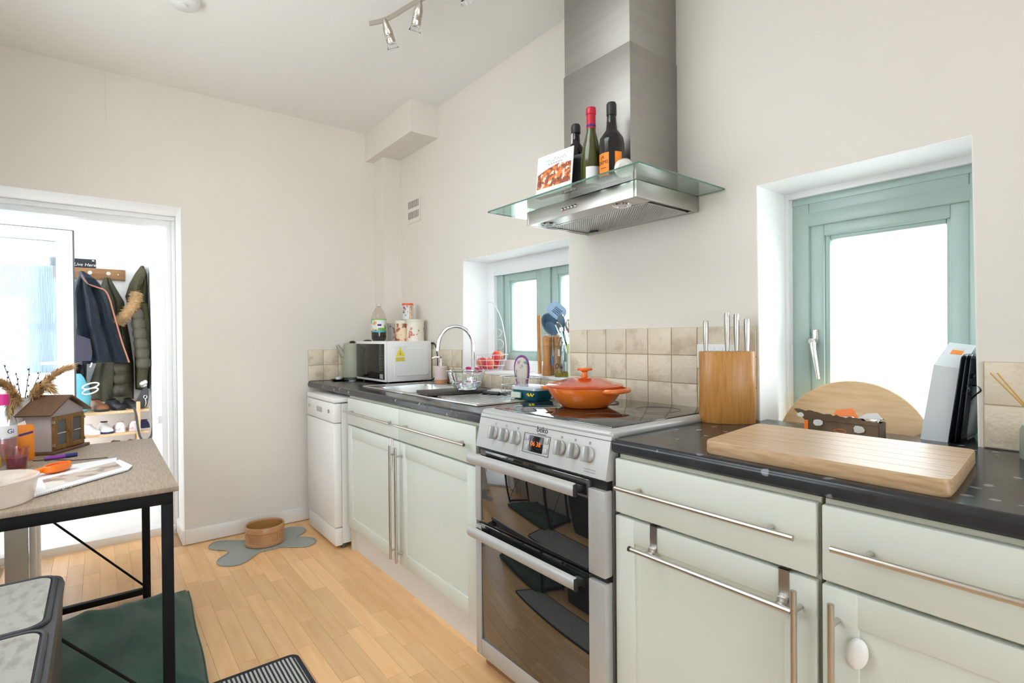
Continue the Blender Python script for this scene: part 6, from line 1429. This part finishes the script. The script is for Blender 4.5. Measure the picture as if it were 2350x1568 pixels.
shoe('white canvas shoe leftmost on the middle shelf', (-1.70, -1.735, Z2), 0.35, ('whiteshoe', 'white', 'cork', 'white'), 0.20)
shoe('white and navy shoe second on the middle shelf', (-1.72, -1.648, Z2), 0.15, ('whiteshoe', 'navyshoe', 'navyshoe', 'white'), 0.23)
shoe('pale pink trainer third on the middle shelf, heel forward', (-1.74, -1.558, Z2), PI+0.05, ('pinkshoe', 'white', 'pinkshoe', 'white'), 0.23)
shoe('pale pink trainer fourth on the middle shelf, heel forward', (-1.75, -1.462, Z2), PI-0.05, ('pinkshoe', 'white', 'pinkshoe', 'white'), 0.23)
shoe('navy shoe rightmost on the middle shelf', (-1.75, -1.40, Z2), PI+0.1, ('navyshoe', 'white', 'navyshoe', 'white'), 0.22)
shoe('brown ankle boot on the bottom shelf', (-1.70, -1.57, Z3), 0.2, ('tan', 'darkleather', 'darkleather', 'darkleather'), 0.27)
shoe('dark brown shoe beside the ankle boot on the bottom shelf', (-1.71, -1.47, Z3), 0.15, ('darkleather', 'black', 'tan', 'black'), 0.25)
# turquoise bag
t = thing('shopping_bag', 'turquoise plastic bag with white handles by the glazed door', 'bag', (-1.70, -1.815, Z1+0.0005))
m = MB(); rr = []
for z, a, b in ((0.0, 0.04, 0.05), (0.03, 0.07, 0.07), (0.12, 0.07, 0.075), (0.20, 0.055, 0.062), (0.27, 0.03, 0.04), (0.30, 0.012, 0.022)):
    rr.append([(a*math.cos(q)*(1+0.15*math.sin(5*q+z*20)), b*math.sin(q)*(1+0.12*math.sin(4*q+z*14)), z) for q in [2*PI*i/24 for i in range(24)]])
m.ring(rr); m.build('bag', 'turquoise', t)
for z, L_ in ((0.205, 0.10), (0.165, 0.095)):
    m = MB(); m.tube([(0.055, 0.03+L_*0.5+L_*0.5*math.cos(q_), z+0.020*math.sin(q_)+0.012*math.cos(q_)) for q_ in [math.radians(200-i*18.5) for i in range(20)]], 0.006, 8); m.build('carry_handle', 'white', t)
# charcoal bag and lead
t = thing('handbag', 'charcoal bag with a silver ring at the right of the shoe rack', 'bag', (-1.655, -1.398, Z1+0.006))
m = MB(); m.ring([[(x, y, z) for y, z in smooth_poly([(-0.075, 0.0), (0.012, -0.005), (0.030, 0.06), (0.034, 0.15), (0.010, 0.175), (-0.03, 0.11)], 2)] for x in (-0.03, -0.022, 0.022, 0.03)]); m.build('bag', 'greybag', t)
m = MB(); m.tube([(0.034, 0.008+0.011*math.cos(2*PI*i/16), 0.09+0.013*math.sin(2*PI*i/16)) for i in range(16)], 0.0025, 6, True); m.tube([(0.034, 0.008, 0.078), (0.036, 0.012, 0.04), (0.034, 0.005, 0.015)], 0.003, 6); m.build('ring_clip', 'chrome', t)
m = MB(); rnd = random.Random(9)
for i in range(6): m.ball((rnd.uniform(-0.02, 0.02), rnd.uniform(-0.01, 0.028), 0.175+rnd.uniform(0, 0.045)), 0.02, 10, 7)
m.build('wrapped_top', 'foil', t)
m = MB(); strap = [(-1.56, -1.47, 0.665), (-1.54, -1.455, 0.60), (-1.53, -1.445, 0.50), (-1.52, -1.43, 0.42), (-1.50, -1.40, 0.40), (-1.48, -1.365, 0.43), (-1.47, -1.352, 0.50), (-1.47, -1.350, 0.58), (-1.47, -1.349, 0.63)]; strap = curve_pts(strap, 4)
rg2 = []
for i, p in enumerate(strap):
    a = Vector(strap[max(0, i-1)]); b = Vector(strap[min(len(strap)-1, i+1)]); d = (b-a).normalized(); s_ = d.cross(Vector((0.9, 0.1, 0.2))).normalized()*0.008; n_ = d.cross(s_).normalized()*0.0012; P_ = Vector(p)
    rg2.append([tuple(P_+s_+n_), tuple(P_-s_+n_), tuple(P_-s_-n_), tuple(P_+s_-n_)])
m.ring(rg2); solo('dog_lead', m, 'greybag', 'grey webbing dog lead hanging in a loop by the porch wall', 'dog lead')
# open white door leaf with rim lock at the right of the porch
m = MB(); m.box((-1.22, -1.372, 0.05), (-0.44, -1.337, 2.02), 0.003); dl = struct('door_1', m, 'upvc', 'white inner door folded back against the porch side wall')
m = MB(); m.box((-0.56, -1.392, 0.66), (-0.44, -1.370, 0.71), 0.003); struct('rim_lock', m, 'white', 'pale rim lock', dl)
m = MB(); m.cyl((-0.47, -1.393, 0.69), (-0.47, -1.391, 0.69), 0.005, n=12); struct('keyhole', m, 'gasket', None, dl)
